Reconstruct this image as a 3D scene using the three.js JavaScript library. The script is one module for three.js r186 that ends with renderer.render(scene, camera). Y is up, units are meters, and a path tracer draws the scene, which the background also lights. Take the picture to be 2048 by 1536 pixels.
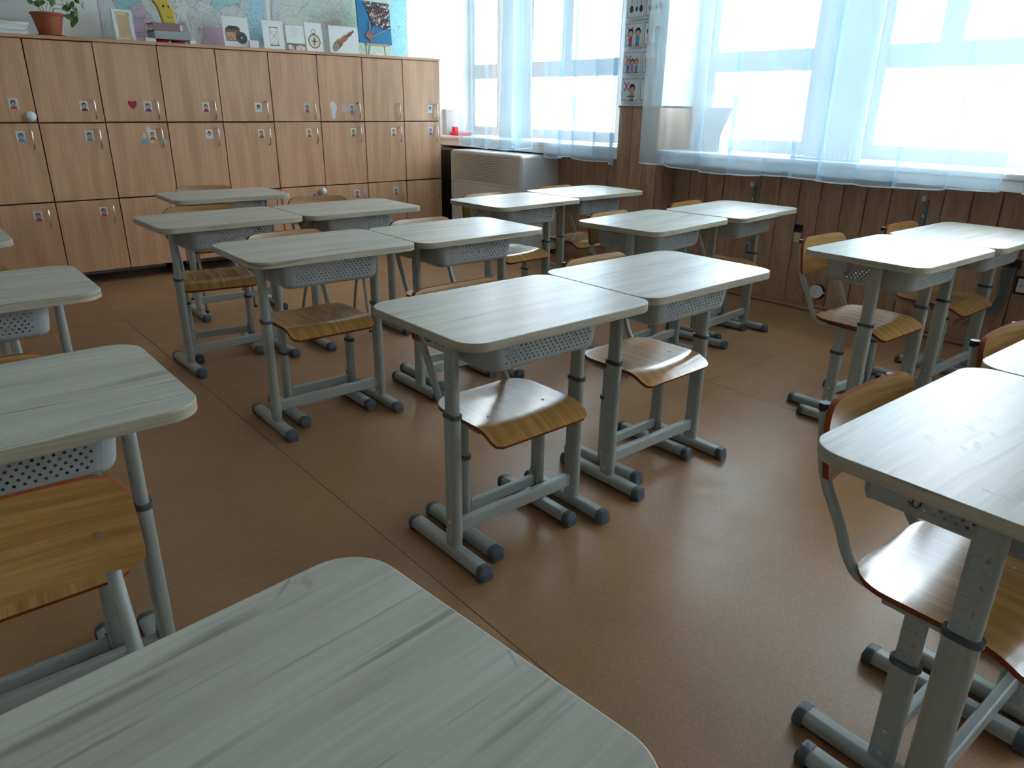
import * as THREE from 'three';
import { RoundedBoxGeometry } from 'three/addons/geometries/RoundedBoxGeometry.js';
import { mergeGeometries } from 'three/addons/utils/BufferGeometryUtils.js';
import { FontLoader } from 'three/addons/loaders/FontLoader.js';
import { TextGeometry } from 'three/addons/geometries/TextGeometry.js';

// ------------------------------------------------------------------ camera, sky, exposure
const scene = new THREE.Scene();
const camera = new THREE.PerspectiveCamera(55.942, 4 / 3, 0.05, 400);
camera.rotation.order = 'YXZ';
camera.position.set(0, 1.2913, 0);
camera.rotation.set(-0.36833, -0.7054, 0.01432);
scene.background = new THREE.Color().setRGB(0.93, 0.97, 1.0);   // overcast daylight
scene.backgroundIntensity = 17.0;
const renderer = new THREE.WebGLRenderer({ antialias: true });
renderer.toneMapping = THREE.LinearToneMapping;
renderer.toneMappingExposure = 1.0;
renderer.shadowMap.enabled = true;

// ------------------------------------------------------------------ helpers
let seed = 12345;
const rnd = () => { seed = (seed * 1664525 + 1013904223) >>> 0; return seed / 4294967296; };
const used = {};
function numbered(n) { const k = (used[n] = (used[n] ?? -1) + 1); return k ? `${n}_${String(k).padStart(3, '0')}` : n; }
const V = (x, y, z) => new THREE.Vector3(x, y, z);
function clean(g) {
  const q = g.index ? g.toNonIndexed() : g.clone();
  for (const k of Object.keys(q.attributes)) if (!['position', 'normal', 'uv'].includes(k)) q.deleteAttribute(k);
  if (!q.attributes.uv) q.setAttribute('uv', new THREE.BufferAttribute(new Float32Array(q.attributes.position.count * 2), 2));
  return q;
}
const merge = (l) => mergeGeometries(l.map(clean), false);
function mesh(name, geo, mat, parent = scene) {
  const m = new THREE.Mesh(Array.isArray(geo) ? merge(geo) : geo, mat);
  m.name = parent === scene ? numbered(name) : name; m.castShadow = m.receiveShadow = true; parent.add(m); return m;
}
function tag(o, label, category, group) { o.userData = { ...o.userData, label, category }; if (group) o.userData.group = group; return o; }
function thing(name, label, category, pos = [0, 0, 0], turn = 0, group) {
  const g = new THREE.Group(); g.name = numbered(name); g.position.set(...pos); g.rotation.y = turn; scene.add(g);
  return tag(g, label, category, group);
}
function struct(name, geo, mat) { const m = mesh(name, geo, mat); m.userData.kind = 'structure'; return m; }
function structGroup(name) { const g = new THREE.Group(); g.name = numbered(name); g.userData.kind = 'structure'; scene.add(g); return g; }
function copyOf(src, label, pos, turn, group) {
  const c = src.clone(); c.name = numbered(src.userData.base); c.position.set(...pos); c.rotation.y = turn; scene.add(c);
  c.userData = { base: src.userData.base }; return tag(c, label, src.userData.category, group);
}
const box = (w, h, d, x = 0, y = 0, z = 0) => new THREE.BoxGeometry(w, h, d).translate(x, y, z);
const span = (x0, x1, y0, y1, z0, z1) => box(x1 - x0, y1 - y0, z1 - z0, (x0 + x1) / 2, (y0 + y1) / 2, (z0 + z1) / 2);
const rbox = (w, h, d, r, x = 0, y = 0, z = 0, s = 2) => new RoundedBoxGeometry(w, h, d, s, r).translate(x, y, z);
const cyl = (r, h, x = 0, y = 0, z = 0, s = 16, r2 = r) => new THREE.CylinderGeometry(r2, r, h, s).translate(x, y, z);
const cylX = (r, h, x, y, z, s = 12) => new THREE.CylinderGeometry(r, r, h, s).rotateZ(Math.PI / 2).translate(x, y, z);
const cylZ = (r, h, x, y, z, s = 12) => new THREE.CylinderGeometry(r, r, h, s).rotateX(Math.PI / 2).translate(x, y, z);
const tube = (pts, r, seg = 24, rs = 10, closed = false) => new THREE.TubeGeometry(new THREE.CatmullRomCurve3(pts.map((p) => V(...p)), closed, 'centripetal'), seg, r, rs, closed);
function rrect(w, h, r, x = 0, y = 0) {
  const s = new THREE.Shape(), a = x - w / 2, b = y - h / 2;
  const [r0, r1, r2, r3] = Array.isArray(r) ? r : [r, r, r, r];               // bottom-left, bottom-right, top-right, top-left
  s.moveTo(a + r0, b); s.lineTo(a + w - r1, b); s.absarc(a + w - r1, b + r1, r1, -Math.PI / 2, 0); s.lineTo(a + w, b + h - r2);
  s.absarc(a + w - r2, b + h - r2, r2, 0, Math.PI / 2); s.lineTo(a + r3, b + h); s.absarc(a + r3, b + h - r3, r3, Math.PI / 2, Math.PI);
  s.lineTo(a, b + r0); s.absarc(a + r0, b + r0, r0, Math.PI, Math.PI * 1.5); return s;
}
const extrude = (s, depth, bevel = 0, cs = 8) => new THREE.ExtrudeGeometry(s, { depth: depth - 2 * bevel, bevelEnabled: bevel > 0, bevelSize: bevel, bevelThickness: bevel, bevelOffset: -bevel, bevelSegments: 2, curveSegments: cs }).translate(0, 0, bevel);
// a vertical flat-oval tube: w across x, d across z, from y0 to y1
const post = (w, d, y0, y1, x, z) => extrude(rrect(w, d, Math.min(w, d) * 0.48), y1 - y0, 0, 5).rotateX(-Math.PI / 2).translate(x, y0, z);

// ------------------------------------------------------------------ procedural textures
function hash(x, y, s) { let h = (x * 374761393 + y * 668265263 + s * 982451653) | 0; h = Math.imul(h ^ (h >>> 13), 1274126177); return ((h ^ (h >>> 16)) >>> 0) / 4294967296; }
function noise(x, y, px, py, s) {       // value noise, periodic in px, py cells
  const i = Math.floor(x), j = Math.floor(y), f = x - i, g = y - j, u = f * f * (3 - 2 * f), v = g * g * (3 - 2 * g), m = (a, p) => ((a % p) + p) % p;
  const a = hash(m(i, px), m(j, py), s), b = hash(m(i + 1, px), m(j, py), s), c = hash(m(i, px), m(j + 1, py), s), d = hash(m(i + 1, px), m(j + 1, py), s);
  return a + (b - a) * u + (c - a) * v + (a - b - c + d) * u * v;
}
const fbm = (u, v, fx, fy, s, o = 3) => { let t = 0, a = 0.5; for (let k = 0; k < o; k++) { t += a * noise(u * fx, v * fy, fx, fy, s + k * 17); fx *= 2; fy *= 2; a *= 0.5; } return t / (1 - Math.pow(0.5, o)); };
const toS = (c) => 255 * (c <= 0.0031308 ? 12.92 * c : 1.055 * Math.pow(Math.max(c, 0), 1 / 2.4) - 0.055);
function dataTex(w, h, fn, srgb = true, rep = [1, 1]) {       // fn(u, v) -> linear [r, g, b]
  const d = new Uint8Array(w * h * 4);
  for (let j = 0; j < h; j++) for (let i = 0; i < w; i++) {
    const c = fn((i + 0.5) / w, (j + 0.5) / h), k = (j * w + i) * 4;
    for (let n = 0; n < 3; n++) d[k + n] = Math.max(0, Math.min(255, srgb ? toS(c[n]) : c[n] * 255)); d[k + 3] = 255;
  }
  const t = new THREE.DataTexture(d, w, h); t.magFilter = THREE.LinearFilter; t.minFilter = THREE.LinearMipmapLinearFilter; t.generateMipmaps = true;
  t.wrapS = t.wrapT = THREE.RepeatWrapping; t.repeat.set(...rep); if (srgb) t.colorSpace = THREE.SRGBColorSpace; t.needsUpdate = true; return t;
}
function canvasTex(w, h, draw) {
  const c = document.createElement('canvas'); c.width = w; c.height = h; const x = c.getContext('2d'); draw(x, w, h);
  const t = new THREE.CanvasTexture(c); t.colorSpace = THREE.SRGBColorSpace; return t;
}
const mix = (a, b, t) => a.map((v, i) => v + (b[i] - v) * t);
const clamp = (x, a = 0, b = 1) => Math.min(b, Math.max(a, x));
const sm = (a, b, x) => { const t = clamp((x - a) / (b - a)); return t * t * (3 - 2 * t); };

// white-washed oak laminate, grain along u; the texture covers 1.0 m x 0.6 m
function laminate(u, v) {
  const warp = (fbm(u, v, 3, 4, 5, 2) - 0.5) * 0.05;
  const band = fbm(u, v + warp, 2, 18, 11, 3), fine = fbm(u, v + warp, 6, 110, 23, 2), str = fbm(u, v + warp, 3, 44, 31, 3);
  let c = mix([0.43, 0.40, 0.34], [0.53, 0.505, 0.44], sm(0.25, 0.75, band));
  c = mix(c, [0.235, 0.212, 0.175], 0.8 * sm(0.60, 0.80, str) * sm(0.3, 0.7, fbm(u, v, 4, 3, 77, 2)));
  const vein = sm(0.66, 0.78, fbm(u, v + warp, 4, 70, 57, 2)) * sm(0.4, 0.65, fbm(u, v, 5, 6, 58, 2));
  c = mix(c, [0.25, 0.225, 0.185], 0.45 * vein);
  return c.map((q) => q * (0.88 + 0.24 * fine));
}
const texLam = dataTex(1024, 1024, laminate, true, [1, 1 / 0.6]);
const marks = [];
for (let k = 0; k < 64; k++) { const cl = k % 3 ? [0.2 + 0.35 * (k % 4) * 0.7, 0.35 + 0.2 * (k % 2)] : [rnd(), rnd()]; marks.push([(cl[0] + (k % 3 ? rnd() * 0.16 : 0)) % 1, (cl[1] + (k % 3 ? rnd() * 0.2 : 0)) % 1, 0.005 + rnd() * 0.02, 0.002 + rnd() * 0.005, 0.3 + rnd() * 1.2, 0.3 + rnd() * 0.5]); }
const texLamUsed = dataTex(1024, 1024, (u, v) => {
  let c = laminate(u, v), x = u, y = v * 0.6;
  for (const [a, b, l, w, t, s] of marks) {
    const dx = x - a, dy = y - b * 0.6; if (Math.abs(dx) > 0.05 || Math.abs(dy) > 0.05) continue;
    const p = dx * Math.cos(t) + dy * Math.sin(t), q = -dx * Math.sin(t) + dy * Math.cos(t), r = Math.hypot(p / l, q / w) + (noise(u * 160, v * 100, 160, 100, 9) - 0.5) * 0.9;
    if (r < 1) c = mix(c, [0.26, 0.26, 0.25], s * sm(1, 0.5, r));
  }
  return c;
}, true, [1, 1 / 0.6]);
// oak ply of the seats and backs, grain along v; 0.5 m x 0.5 m
const texPly = dataTex(512, 512, (u, v) => {
  const w = (fbm(u, v, 3, 2, 3, 2) - 0.5) * 0.1, ring = fbm(u + w, v, 40, 2, 7, 3), fine = fbm(u + w, v, 170, 6, 9, 2);
  return mix([0.40, 0.195, 0.055], [0.50, 0.265, 0.085], sm(0.3, 0.7, ring)).map((q) => q * (0.78 + 0.40 * fine));
}, true, [2, 2]);
const texPlyX = texPly.clone(); texPlyX.rotation = Math.PI / 2; texPlyX.needsUpdate = true;
// beech foil of the lockers, grain along v; 0.6 m x 1.2 m
const texBeech = dataTex(512, 512, (u, v) => {
  const w = (fbm(u, v, 3, 2, 41, 2) - 0.5) * 0.06, b = fbm(u + w, v, 14, 2, 43, 3), f = fbm(u + w, v, 120, 5, 47, 2);
  return mix([0.50, 0.265, 0.135], [0.60, 0.335, 0.185], sm(0.25, 0.75, b)).map((q) => q * (0.88 + 0.24 * f));
}, true, [1 / 0.6, 1 / 1.2]);
// printed hardboard panelling, grain along v; 0.6 m x 1.3 m
const texPanel = dataTex(512, 1024, (u, v) => {
  const w = (fbm(u, v, 6, 10, 61, 3) - 0.5) * 0.14, b = fbm(u + w, v, 26, 5, 63, 3), f = fbm(u + w * 0.8, v, 120, 16, 67, 2);
  return mix([0.37, 0.215, 0.125], [0.45, 0.27, 0.158], sm(0.3, 0.7, b)).map((q) => q * (0.80 + 0.36 * f));
}, true, [1 / 0.6, 1 / 1.3]);
// speckled brown hardboard floor, 1 m x 1 m
const flecks = new Float32Array(1024 * 1024);
for (let k = 0; k < 9000; k++) {
  let x = rnd() * 1024, y = rnd() * 1024; const t = (rnd() - 0.5) * 0.9 + (rnd() < 0.3 ? 1.2 : 0), l = 3 + rnd() * 9, s = (rnd() < 0.8 ? -1 : 0.8) * (0.2 + rnd() * 0.5);
  for (let q = 0; q < l; q++) flecks[((Math.floor(y + q * Math.sin(t)) & 1023) << 10) | (Math.floor(x + q * Math.cos(t)) & 1023)] += s;
}
const texFloor = dataTex(1024, 1024, (u, v) => {
  const big = fbm(u, v, 4, 4, 81, 3), fine = hash(Math.floor(u * 1024), Math.floor(v * 1024), 5) * 0.5 + noise(u * 340, v * 340, 340, 340, 6) * 0.5, f = flecks[(Math.floor(v * 1024) << 10) | Math.floor(u * 1024)];
  return mix([0.32, 0.165, 0.072], [0.40, 0.217, 0.100], big).map((q) => q * (0.72 + 0.5 * fine) * clamp(1 + 0.5 * f, 0.35, 1.5));
});
// worn polish: scuffs and streaks, 2.6 m x 2.6 m
const scuffs = new Float32Array(1024 * 1024);
for (let k = 0; k < 2600; k++) {
  let x = rnd() * 1024, y = rnd() * 1024, t = rnd() * 6.28, b = (rnd() - 0.5) * 0.05; const l = 12 + rnd() * 70, s = (rnd() - 0.35) * 0.5;
  for (let q = 0; q < l; q++) { x += Math.cos(t); y += Math.sin(t); t += b; scuffs[((Math.floor(y) & 1023) << 10) | (Math.floor(x) & 1023)] += s; }
}
const texFloorRough = dataTex(1024, 1024, (u, v) => {
  const b = fbm(u, v, 7, 7, 95, 5), s = fbm(u, v, 60, 90, 93, 3), r = clamp(0.24 + 0.17 * b + 0.10 * s + 0.22 * scuffs[(Math.floor(v * 1024) << 10) | Math.floor(u * 1024)], 0.12, 0.75); return [r, r, r];
}, false, [1 / 2.6, 1 / 2.6]);
const texWall = dataTex(256, 256, (u, v) => { const q = 0.5 + 0.5 * fbm(u, v, 40, 40, 101, 3); return [q, q, q]; }, false, [2, 2]);
// grille of the heater: rosettes pierced in the sheet, large in the middle of the panel and small towards its ends
const texGrille = canvasTex(1024, 320, (x, w, h) => {
  x.fillStyle = '#dbd7cd'; x.fillRect(0, 0, w, h);
  const cell = 26; x.fillStyle = '#5f5b53';
  for (let j = 0; j < h / cell; j++) for (let i = 0; i < w / cell; i++) {
    const cx = (i + (j % 2 ? 0.5 : 0)) * cell + 13, cy = j * cell + 13, e = 1 - Math.pow(Math.abs(cx / w - 0.5) * 2, 2.2), r = 1.6 + 6.2 * e;
    if (cx < 24 || cx > w - 24) continue;
    for (let k = 0; k < 4; k++) { const a = k * Math.PI / 2 + (i % 3) * 0.4; x.beginPath(); x.ellipse(cx + Math.cos(a) * 6.6, cy + Math.sin(a) * 6.6, r * 0.72, r * 0.42, a, 0, 7); x.fill(); }
  }
});

// ------------------------------------------------------------------ materials
const std = (o) => new THREE.MeshStandardMaterial(o);
const phys = (o) => new THREE.MeshPhysicalMaterial(o);
const lin = (r, g, b) => new THREE.Color().setRGB(r, g, b);
const M = {
  top: phys({ map: texLam, roughness: 0.34 }),
  topUsed: phys({ map: texLamUsed, roughness: 0.34 }),
  topEdge: phys({ map: texLam, color: lin(0.86, 0.79, 0.68), roughness: 0.4 }),
  ply: phys({ map: texPly, roughness: 0.22, clearcoat: 0.6, clearcoatRoughness: 0.12 }),
  plyX: phys({ map: texPlyX, roughness: 0.25, clearcoat: 0.5, clearcoatRoughness: 0.15 }),
  edge: phys({ color: lin(0.24, 0.055, 0.02), roughness: 0.8, specularIntensity: 0.15 }),
  frame: phys({ color: lin(0.35, 0.36, 0.33), roughness: 0.36 }),
  plastic: std({ color: lin(0.36, 0.375, 0.365), roughness: 0.45 }),
  cap: std({ color: lin(0.075, 0.095, 0.105), roughness: 0.42 }),
  collar: std({ color: lin(0.07, 0.085, 0.09), roughness: 0.5 }),
  engraved: std({ color: lin(0.20, 0.22, 0.21), roughness: 0.6 }),
  black: std({ color: lin(0.015, 0.015, 0.017), roughness: 0.5 }),
  steel: std({ color: lin(0.62, 0.62, 0.6), metalness: 1, roughness: 0.3 }),
  chrome: std({ color: lin(0.75, 0.74, 0.72), metalness: 1, roughness: 0.2 }),
  beech: phys({ map: texBeech, roughness: 0.4 }),
  dark: std({ color: lin(0.012, 0.011, 0.012), roughness: 0.8 }),
  gap: std({ color: lin(0.085, 0.042, 0.022), roughness: 0.8 }),
  floor: phys({ map: texFloor, roughnessMap: texFloorRough, roughness: 1 }),
  panel: std({ map: texPanel, roughness: 0.45 }),
  trim: std({ color: lin(0.30, 0.17, 0.10), roughness: 0.5 }),
  wall: std({ color: lin(0.86, 0.87, 0.86), roughness: 0.9, bumpMap: texWall, bumpScale: 0.001 }),
  ceil: std({ color: lin(0.88, 0.88, 0.86), roughness: 0.95 }),
  pvc: std({ color: lin(0.72, 0.74, 0.76), roughness: 0.4 }),
  sill: std({ color: lin(0.80, 0.81, 0.82), roughness: 0.25 }),
  glass: phys({ color: 0xffffff, transmission: 1, roughness: 0, thickness: 0, ior: 1.45 }),
  sheer: phys({ color: lin(0.72, 0.86, 0.95), transmission: 0.68, roughness: 0.32, thickness: 0, specularIntensity: 0.1, side: THREE.DoubleSide }),
  hem: phys({ color: lin(0.86, 0.92, 0.97), transmission: 0.5, roughness: 0.9, thickness: 0, specularIntensity: 0.1, side: THREE.DoubleSide }),
  white: std({ color: lin(0.75, 0.76, 0.77), roughness: 0.4 }),
  paper: std({ color: lin(0.80, 0.81, 0.80), roughness: 0.8 }),
  terracotta: std({ color: lin(0.34, 0.085, 0.035), roughness: 0.6 }),
  soil: std({ color: lin(0.03, 0.02, 0.014), roughness: 1 }),
  leaf: phys({ color: lin(0.09, 0.20, 0.05), roughness: 0.5, transmission: 0.3, thickness: 0, side: THREE.DoubleSide }),
  stem: std({ color: lin(0.14, 0.25, 0.07), roughness: 0.6 }),
  heater: std({ color: lin(0.80, 0.81, 0.80), roughness: 0.35 }),
  heaterFace: std({ color: lin(0.80, 0.79, 0.75), roughness: 0.45 }),
  grille: std({ map: texGrille, roughness: 0.5 }),
  ivory: std({ color: lin(0.60, 0.50, 0.30), roughness: 0.5 }),
};

// ------------------------------------------------------------------ the room shell (metres; window wall towards +x, lockers towards -z)
const X0 = -2.6, XW = 4.698, XP = 4.447, XO = 5.02, XG = 4.88, ZB = -6.42, ZF = 2.9, YC = 3.15, SILL = 0.995, WHEAD = 2.85;
{ // floor: sheets of hardboard butted together
  const floor = structGroup('floor');
  mesh('subfloor', span(X0 - 0.2, XO, -0.25, -0.006, ZB - 0.2, ZF + 0.2), M.gap, floor);
  const xs = [X0 - 0.1, -1.005, 0.976, 2.969, XO - 0.1], zs = [[ZB - 0.1, -3.96, -0.4, ZF + 0.1], [ZB - 0.1, -4.9, -1.1, ZF + 0.1], [ZB - 0.1, -5.2, -2.9, 0.9, ZF + 0.1], [ZB - 0.1, -4.2, -1.972, 0.3, ZF + 0.1]];
  for (let i = 0; i < 4; i++) for (let k = 0; k + 1 < zs[i].length; k++) {
    const a = xs[i] + 0.0012, b = xs[i + 1] - 0.0012, c = zs[i][k] + 0.0012, d = zs[i][k + 1] - 0.0012;
    const g = new THREE.BoxGeometry(b - a, 0.006, d - c).translate((a + b) / 2, -0.003, (c + d) / 2), p = g.attributes.position, uv = g.attributes.uv;
    for (let n = 0; n < p.count; n++) uv.setXY(n, p.getX(n) + i * 0.37, p.getZ(n) + k * 0.21);
    mesh('sheet', g, M.floor, floor);
  }
}
struct('ceiling', span(X0 - 0.2, XO, YC, YC + 0.2, ZB - 0.2, ZF + 0.2), M.ceil);
struct('wall_left', span(X0 - 0.2, X0, 0, YC, ZB - 0.2, ZF + 0.2), M.wall);
struct('wall_back', span(X0, XO, 0, YC, ZB - 0.2, ZB), M.wall);
struct('wall_front', span(X0, XO, 0, YC, ZF, ZF + 0.2), M.wall);
// window wall: parapet below the sills, piers, lintel.  Windows: [z0, z1] of the openings
const OPEN = [[-6.40, -5.93], [-5.52, -4.34], [-3.50, -2.64], [-2.27, -0.98], [-0.44, 1.05], [1.35, 2.7]];
const PIERS = [[-4.0, -3.605], [-0.92, -0.5]];
{
  const g = [span(XW, XO, 0, SILL - 0.03, ZB, ZF), span(XG - 0.05, XO, WHEAD, YC, ZB, ZF)];
  let z = ZB; for (const [a, b] of [...OPEN, [ZF, ZF]]) { if (a - z > 0.001) g.push(span(XG - 0.05, XO, SILL - 0.03, WHEAD, z, a)); z = b; }
  for (const [a, b] of PIERS) g.push(span(XP + 0.012, XO, 1.3, YC, a, b));
  struct('wall_right', g, M.wall);
}
{ // panelling: tongue boards on parapet and piers
  const wains = structGroup('trim_1');
  const board = (a, b, x, y1) => { const g = rbox(0.014, y1 - 0.004, b - a - 0.004, 0.0035, x, y1 / 2, (a + b) / 2, 1), p = g.attributes.position, uv = g.attributes.uv, o = rnd(); for (let n = 0; n < p.count; n++) uv.setXY(n, p.getZ(n) + o, p.getY(n) + o * 2); mesh('board', g, M.panel, wains); };
  const run = (z0, z1, x, y1, w = 0.147) => { const n = Math.max(1, Math.round((z1 - z0) / w)); for (let k = 0; k < n; k++) board(z0 + (z1 - z0) * k / n, z0 + (z1 - z0) * (k + 1) / n, x, y1); };
  run(ZB, -4.0, XW - 0.007, 0.93); run(-3.605, -0.92, XW - 0.007, 0.93); run(-0.5, ZF, XW - 0.007, 0.93);
  for (const [a, b] of PIERS) {
    run(a, b, XP + 0.007, 1.285, 0.135);
    for (const z of [a, b]) { const g = [box(4.828 - XP - 0.014, 1.285, 0.012, (4.828 + XP) / 2 + 0.007, 0.6425, z + (z === a ? 0.006 : -0.006))], p = g[0].attributes.position, uv = g[0].attributes.uv; for (let n = 0; n < p.count; n++) uv.setXY(n, p.getX(n), p.getY(n)); mesh('side_board', g, M.panel, wains); }
    mesh('cap_strip', rbox(0.04, 0.018, b - a + 0.01, 0.004, XP + 0.012, 1.29, (a + b) / 2, 1), M.trim, wains);
    mesh('pier_core', span(XP + 0.014, XW, 0, 1.28, a + 0.012, b - 0.012), M.gap, wains);
  }
  for (const [a, b] of [[ZB, -4.0], [-3.605, -0.92], [-0.5, ZF]]) mesh('backing', span(XW - 0.0035, XW + 0.02, 0, 0.93, a, b), M.gap, wains);
  const base = structGroup('baseboard_right');
  for (const [a, b] of [[ZB, -4.0], [-3.605, -0.92], [-0.5, ZF]]) { mesh('skirting', rbox(0.02, 0.045, b - a, 0.006, XW - 0.022, 0.0225, (a + b) / 2, 2), M.trim, base); mesh('quarter_round', cylZ(0.012, b - a, XW - 0.034, 0.011, (a + b) / 2, 10), M.trim, base); }
  for (const [a, b] of PIERS) mesh('skirting', rbox(0.02, 0.045, b - a + 0.03, 0.006, XP - 0.01, 0.0225, (a + b) / 2, 2), M.trim, base);
}
{ // sills
  const s = structGroup('trim_2');
  for (const [a, b] of [[ZB, -4.0], [-3.605, -0.92], [-0.5, ZF]]) { mesh('sill', rbox(XG - XP - 0.05, 0.035, b - a, 0.01, (XG + XP) / 2 - 0.02, SILL - 0.0175, (a + b) / 2, 2), M.sill, s); mesh('sill_apron', rbox(0.02, 0.06, b - a, 0.004, XP + 0.03, SILL - 0.063, (a + b) / 2, 1), M.sill, s); mesh('sill_bearer', span(XP + 0.04, XW + 0.02, 0.93, SILL - 0.036, a, b), M.wall, s); }
}
// window units: frame, transom, mullion in the upper light, panes
OPEN.forEach(([a, b], k) => {
  const w = structGroup(`window_${k + 1}`), t = 0.06, dx = 0.07, x = XG;
  const bar = (n, y0, y1, z0, z1, d = dx) => mesh(n, rbox(d, y1 - y0, z1 - z0, 0.006, x, (y0 + y1) / 2, (z0 + z1) / 2, 1), M.pvc, w);
  bar('frame_bottom', SILL, 1.085, a, b); bar('frame_top', WHEAD - t, WHEAD, a, b); bar('frame_side', 1.085, WHEAD - t, a, a + t); bar('frame_side', 1.085, WHEAD - t, b - t, b); bar('transom', 1.53, 1.665, a + t, b - t);
  const wide = b - a > 1;
  const m = wide ? a + (b - a) * (k === 1 ? 0.43 : 0.31) : null;
  if (wide) bar('mullion', 1.665, WHEAD - t, m - 0.065, m + 0.065);
  for (const [y0, y1, z0, z1] of wide ? [[1.085, 1.53, a + t, b - t], [1.665, WHEAD - t, a + t, m - 0.065], [1.665, WHEAD - t, m + 0.065, b - t]] : [[1.085, 1.53, a + t, b - t], [1.665, WHEAD - t, a + t, b - t]])
    mesh('pane', new THREE.PlaneGeometry(z1 - z0 + 0.01, y1 - y0 + 0.01).rotateY(-Math.PI / 2).translate(x, (y0 + y1) / 2, (z0 + z1) / 2), M.glass, w);
});

// ------------------------------------------------------------------ sheer curtains
function curtain(name, label, z0, z1, y0, waves, opts = {}) {
  const { x = 4.385, amp = 0.028, s = 1, lean = 0, top = 3.05, flare = 0, gather = 1, fold = 0.2 * (z1 - z0) / waves } = opts;
  const c = thing(name, label, 'curtain', [x, 0, (z0 + z1) / 2]), N = Math.round((z1 - z0) * 90), R = 26, half = (z1 - z0) / 2;
  const P = (i, j, off = 0) => {
    const u = i / N, v = j / R, ph = (u + 0.02 * Math.sin(9 * u + s)) * waves * Math.PI * 2 + s, a = amp * (0.75 + 0.5 * noise(u * 7, s, 64, 64, 3)) * (1.1 - 0.25 * v);
    const w = Math.sin(ph) * a + Math.sin(ph * 0.37 + s * 2) * a * 0.7 + Math.sin(ph * 2.3 + v * 0.6) * a * 0.18, zz = (u - 0.5) * 2 * half * (gather + (1 - gather) * (1 - v) ** 2 + flare * (1 - v) ** 3);
    const yb = y0 + 0.010 * Math.sin(u * 13 + s) + 0.008 * Math.sin(u * 5 + 2 * s);
    return [w + lean * (1 - v) + off, yb + (top - yb) * v, zz + Math.cos(ph) * fold * (0.6 + 0.8 * noise(u * 9, s + 4, 64, 64, 5)) * (0.75 + 0.25 * v)];
  };
  const sheet = (J0, J1, off, n) => {
    const pos = [], idx = [], uv = [], K = n; for (let j = 0; j <= K; j++) for (let i = 0; i <= N; i++) { const jj = J0 + (J1 - J0) * j / K; pos.push(...P(i, jj, off)); uv.push(i / N * 2 * half, jj / R * 2); }
    for (let j = 0; j < K; j++) for (let i = 0; i < N; i++) { const q = j * (N + 1) + i; idx.push(q, q + 1, q + N + 2, q, q + N + 2, q + N + 1); }
    const g = new THREE.BufferGeometry(); g.setAttribute('position', new THREE.Float32BufferAttribute(pos, 3)); g.setAttribute('uv', new THREE.Float32BufferAttribute(uv, 2)); g.setIndex(idx); g.computeVertexNormals(); return g;
  };
  mesh('drape', sheet(0, R, 0, R), M.sheer, c); mesh('hem', sheet(0, 0.10, -0.0015, 1), M.hem, c);
  return c;
}
curtain('sheer_curtain', 'wide sheer white curtain over the panelled wall with metal brackets', -3.69, -1.35, 0.885, 10, { s: 1.3, amp: 0.03, fold: 0.062 });
curtain('sheer_curtain', 'narrow sheer curtain in the corner, hanging between lockers and heater', -6.08, -5.47, 0.92, 2.6, { s: 0.4, amp: 0.024 });
curtain('sheer_curtain', 'tightly gathered sheer curtain resting on the white heater', -5.36, -4.92, 0.925, 3.2, { s: 2.2, amp: 0.045, gather: 0.75 });
curtain('sheer_curtain', 'sheer curtain hanging between the heater and the rules posters', -4.76, -3.93, 0.88, 4.3, { s: 3.1, amp: 0.03, fold: 0.05 });
curtain('sheer_curtain', 'added sheer curtain over the unseen windows past the cable bundle', -1.20, 2.8, 0.885, 11, { s: 0.9, amp: 0.03 });  // out of view; added to hold back window light on the near desks
tag(mesh('curtain_rail', [rbox(0.06, 0.03, 2.5, 0.008, 4.385, 3.065, -5.03, 1), box(0.02, 0.07, 0.02, 4.385, 3.115, -6.0), box(0.02, 0.07, 0.02, 4.385, 3.115, -4.1)], M.white), 'white ceiling rail carrying the curtains beside the lockers', 'curtain rail');
tag(mesh('curtain_rail', [rbox(0.06, 0.03, 6.1, 0.008, 4.385, 3.065, -0.65, 1), box(0.02, 0.07, 0.02, 4.385, 3.115, -3.5), box(0.02, 0.07, 0.02, 4.385, 3.115, 2.2)], M.white), 'long white ceiling rail carrying the wide curtain', 'curtain rail');

// ------------------------------------------------------------------ school desk (0.70 x 0.50 m, 0.75 m high); the open side of the basket faces -z
const font = await new FontLoader().loadAsync('fonts/droid/droid_sans_regular.typeface.json');
const W = 0.70, D = 0.50;
const topGeo = [0, 1, 2, 3, 4].map((k) => {
  const g = extrude(rrect(W, D, 0.068), 0.025, 0.002, 10).rotateX(-Math.PI / 2).translate(0, 0.725, 0), uv = g.attributes.uv;
  for (let n = 0; n < uv.count; n++) uv.setXY(n, uv.getX(n) + k * 0.31, uv.getY(n) + k * 0.137);
  return g;
});
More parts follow.
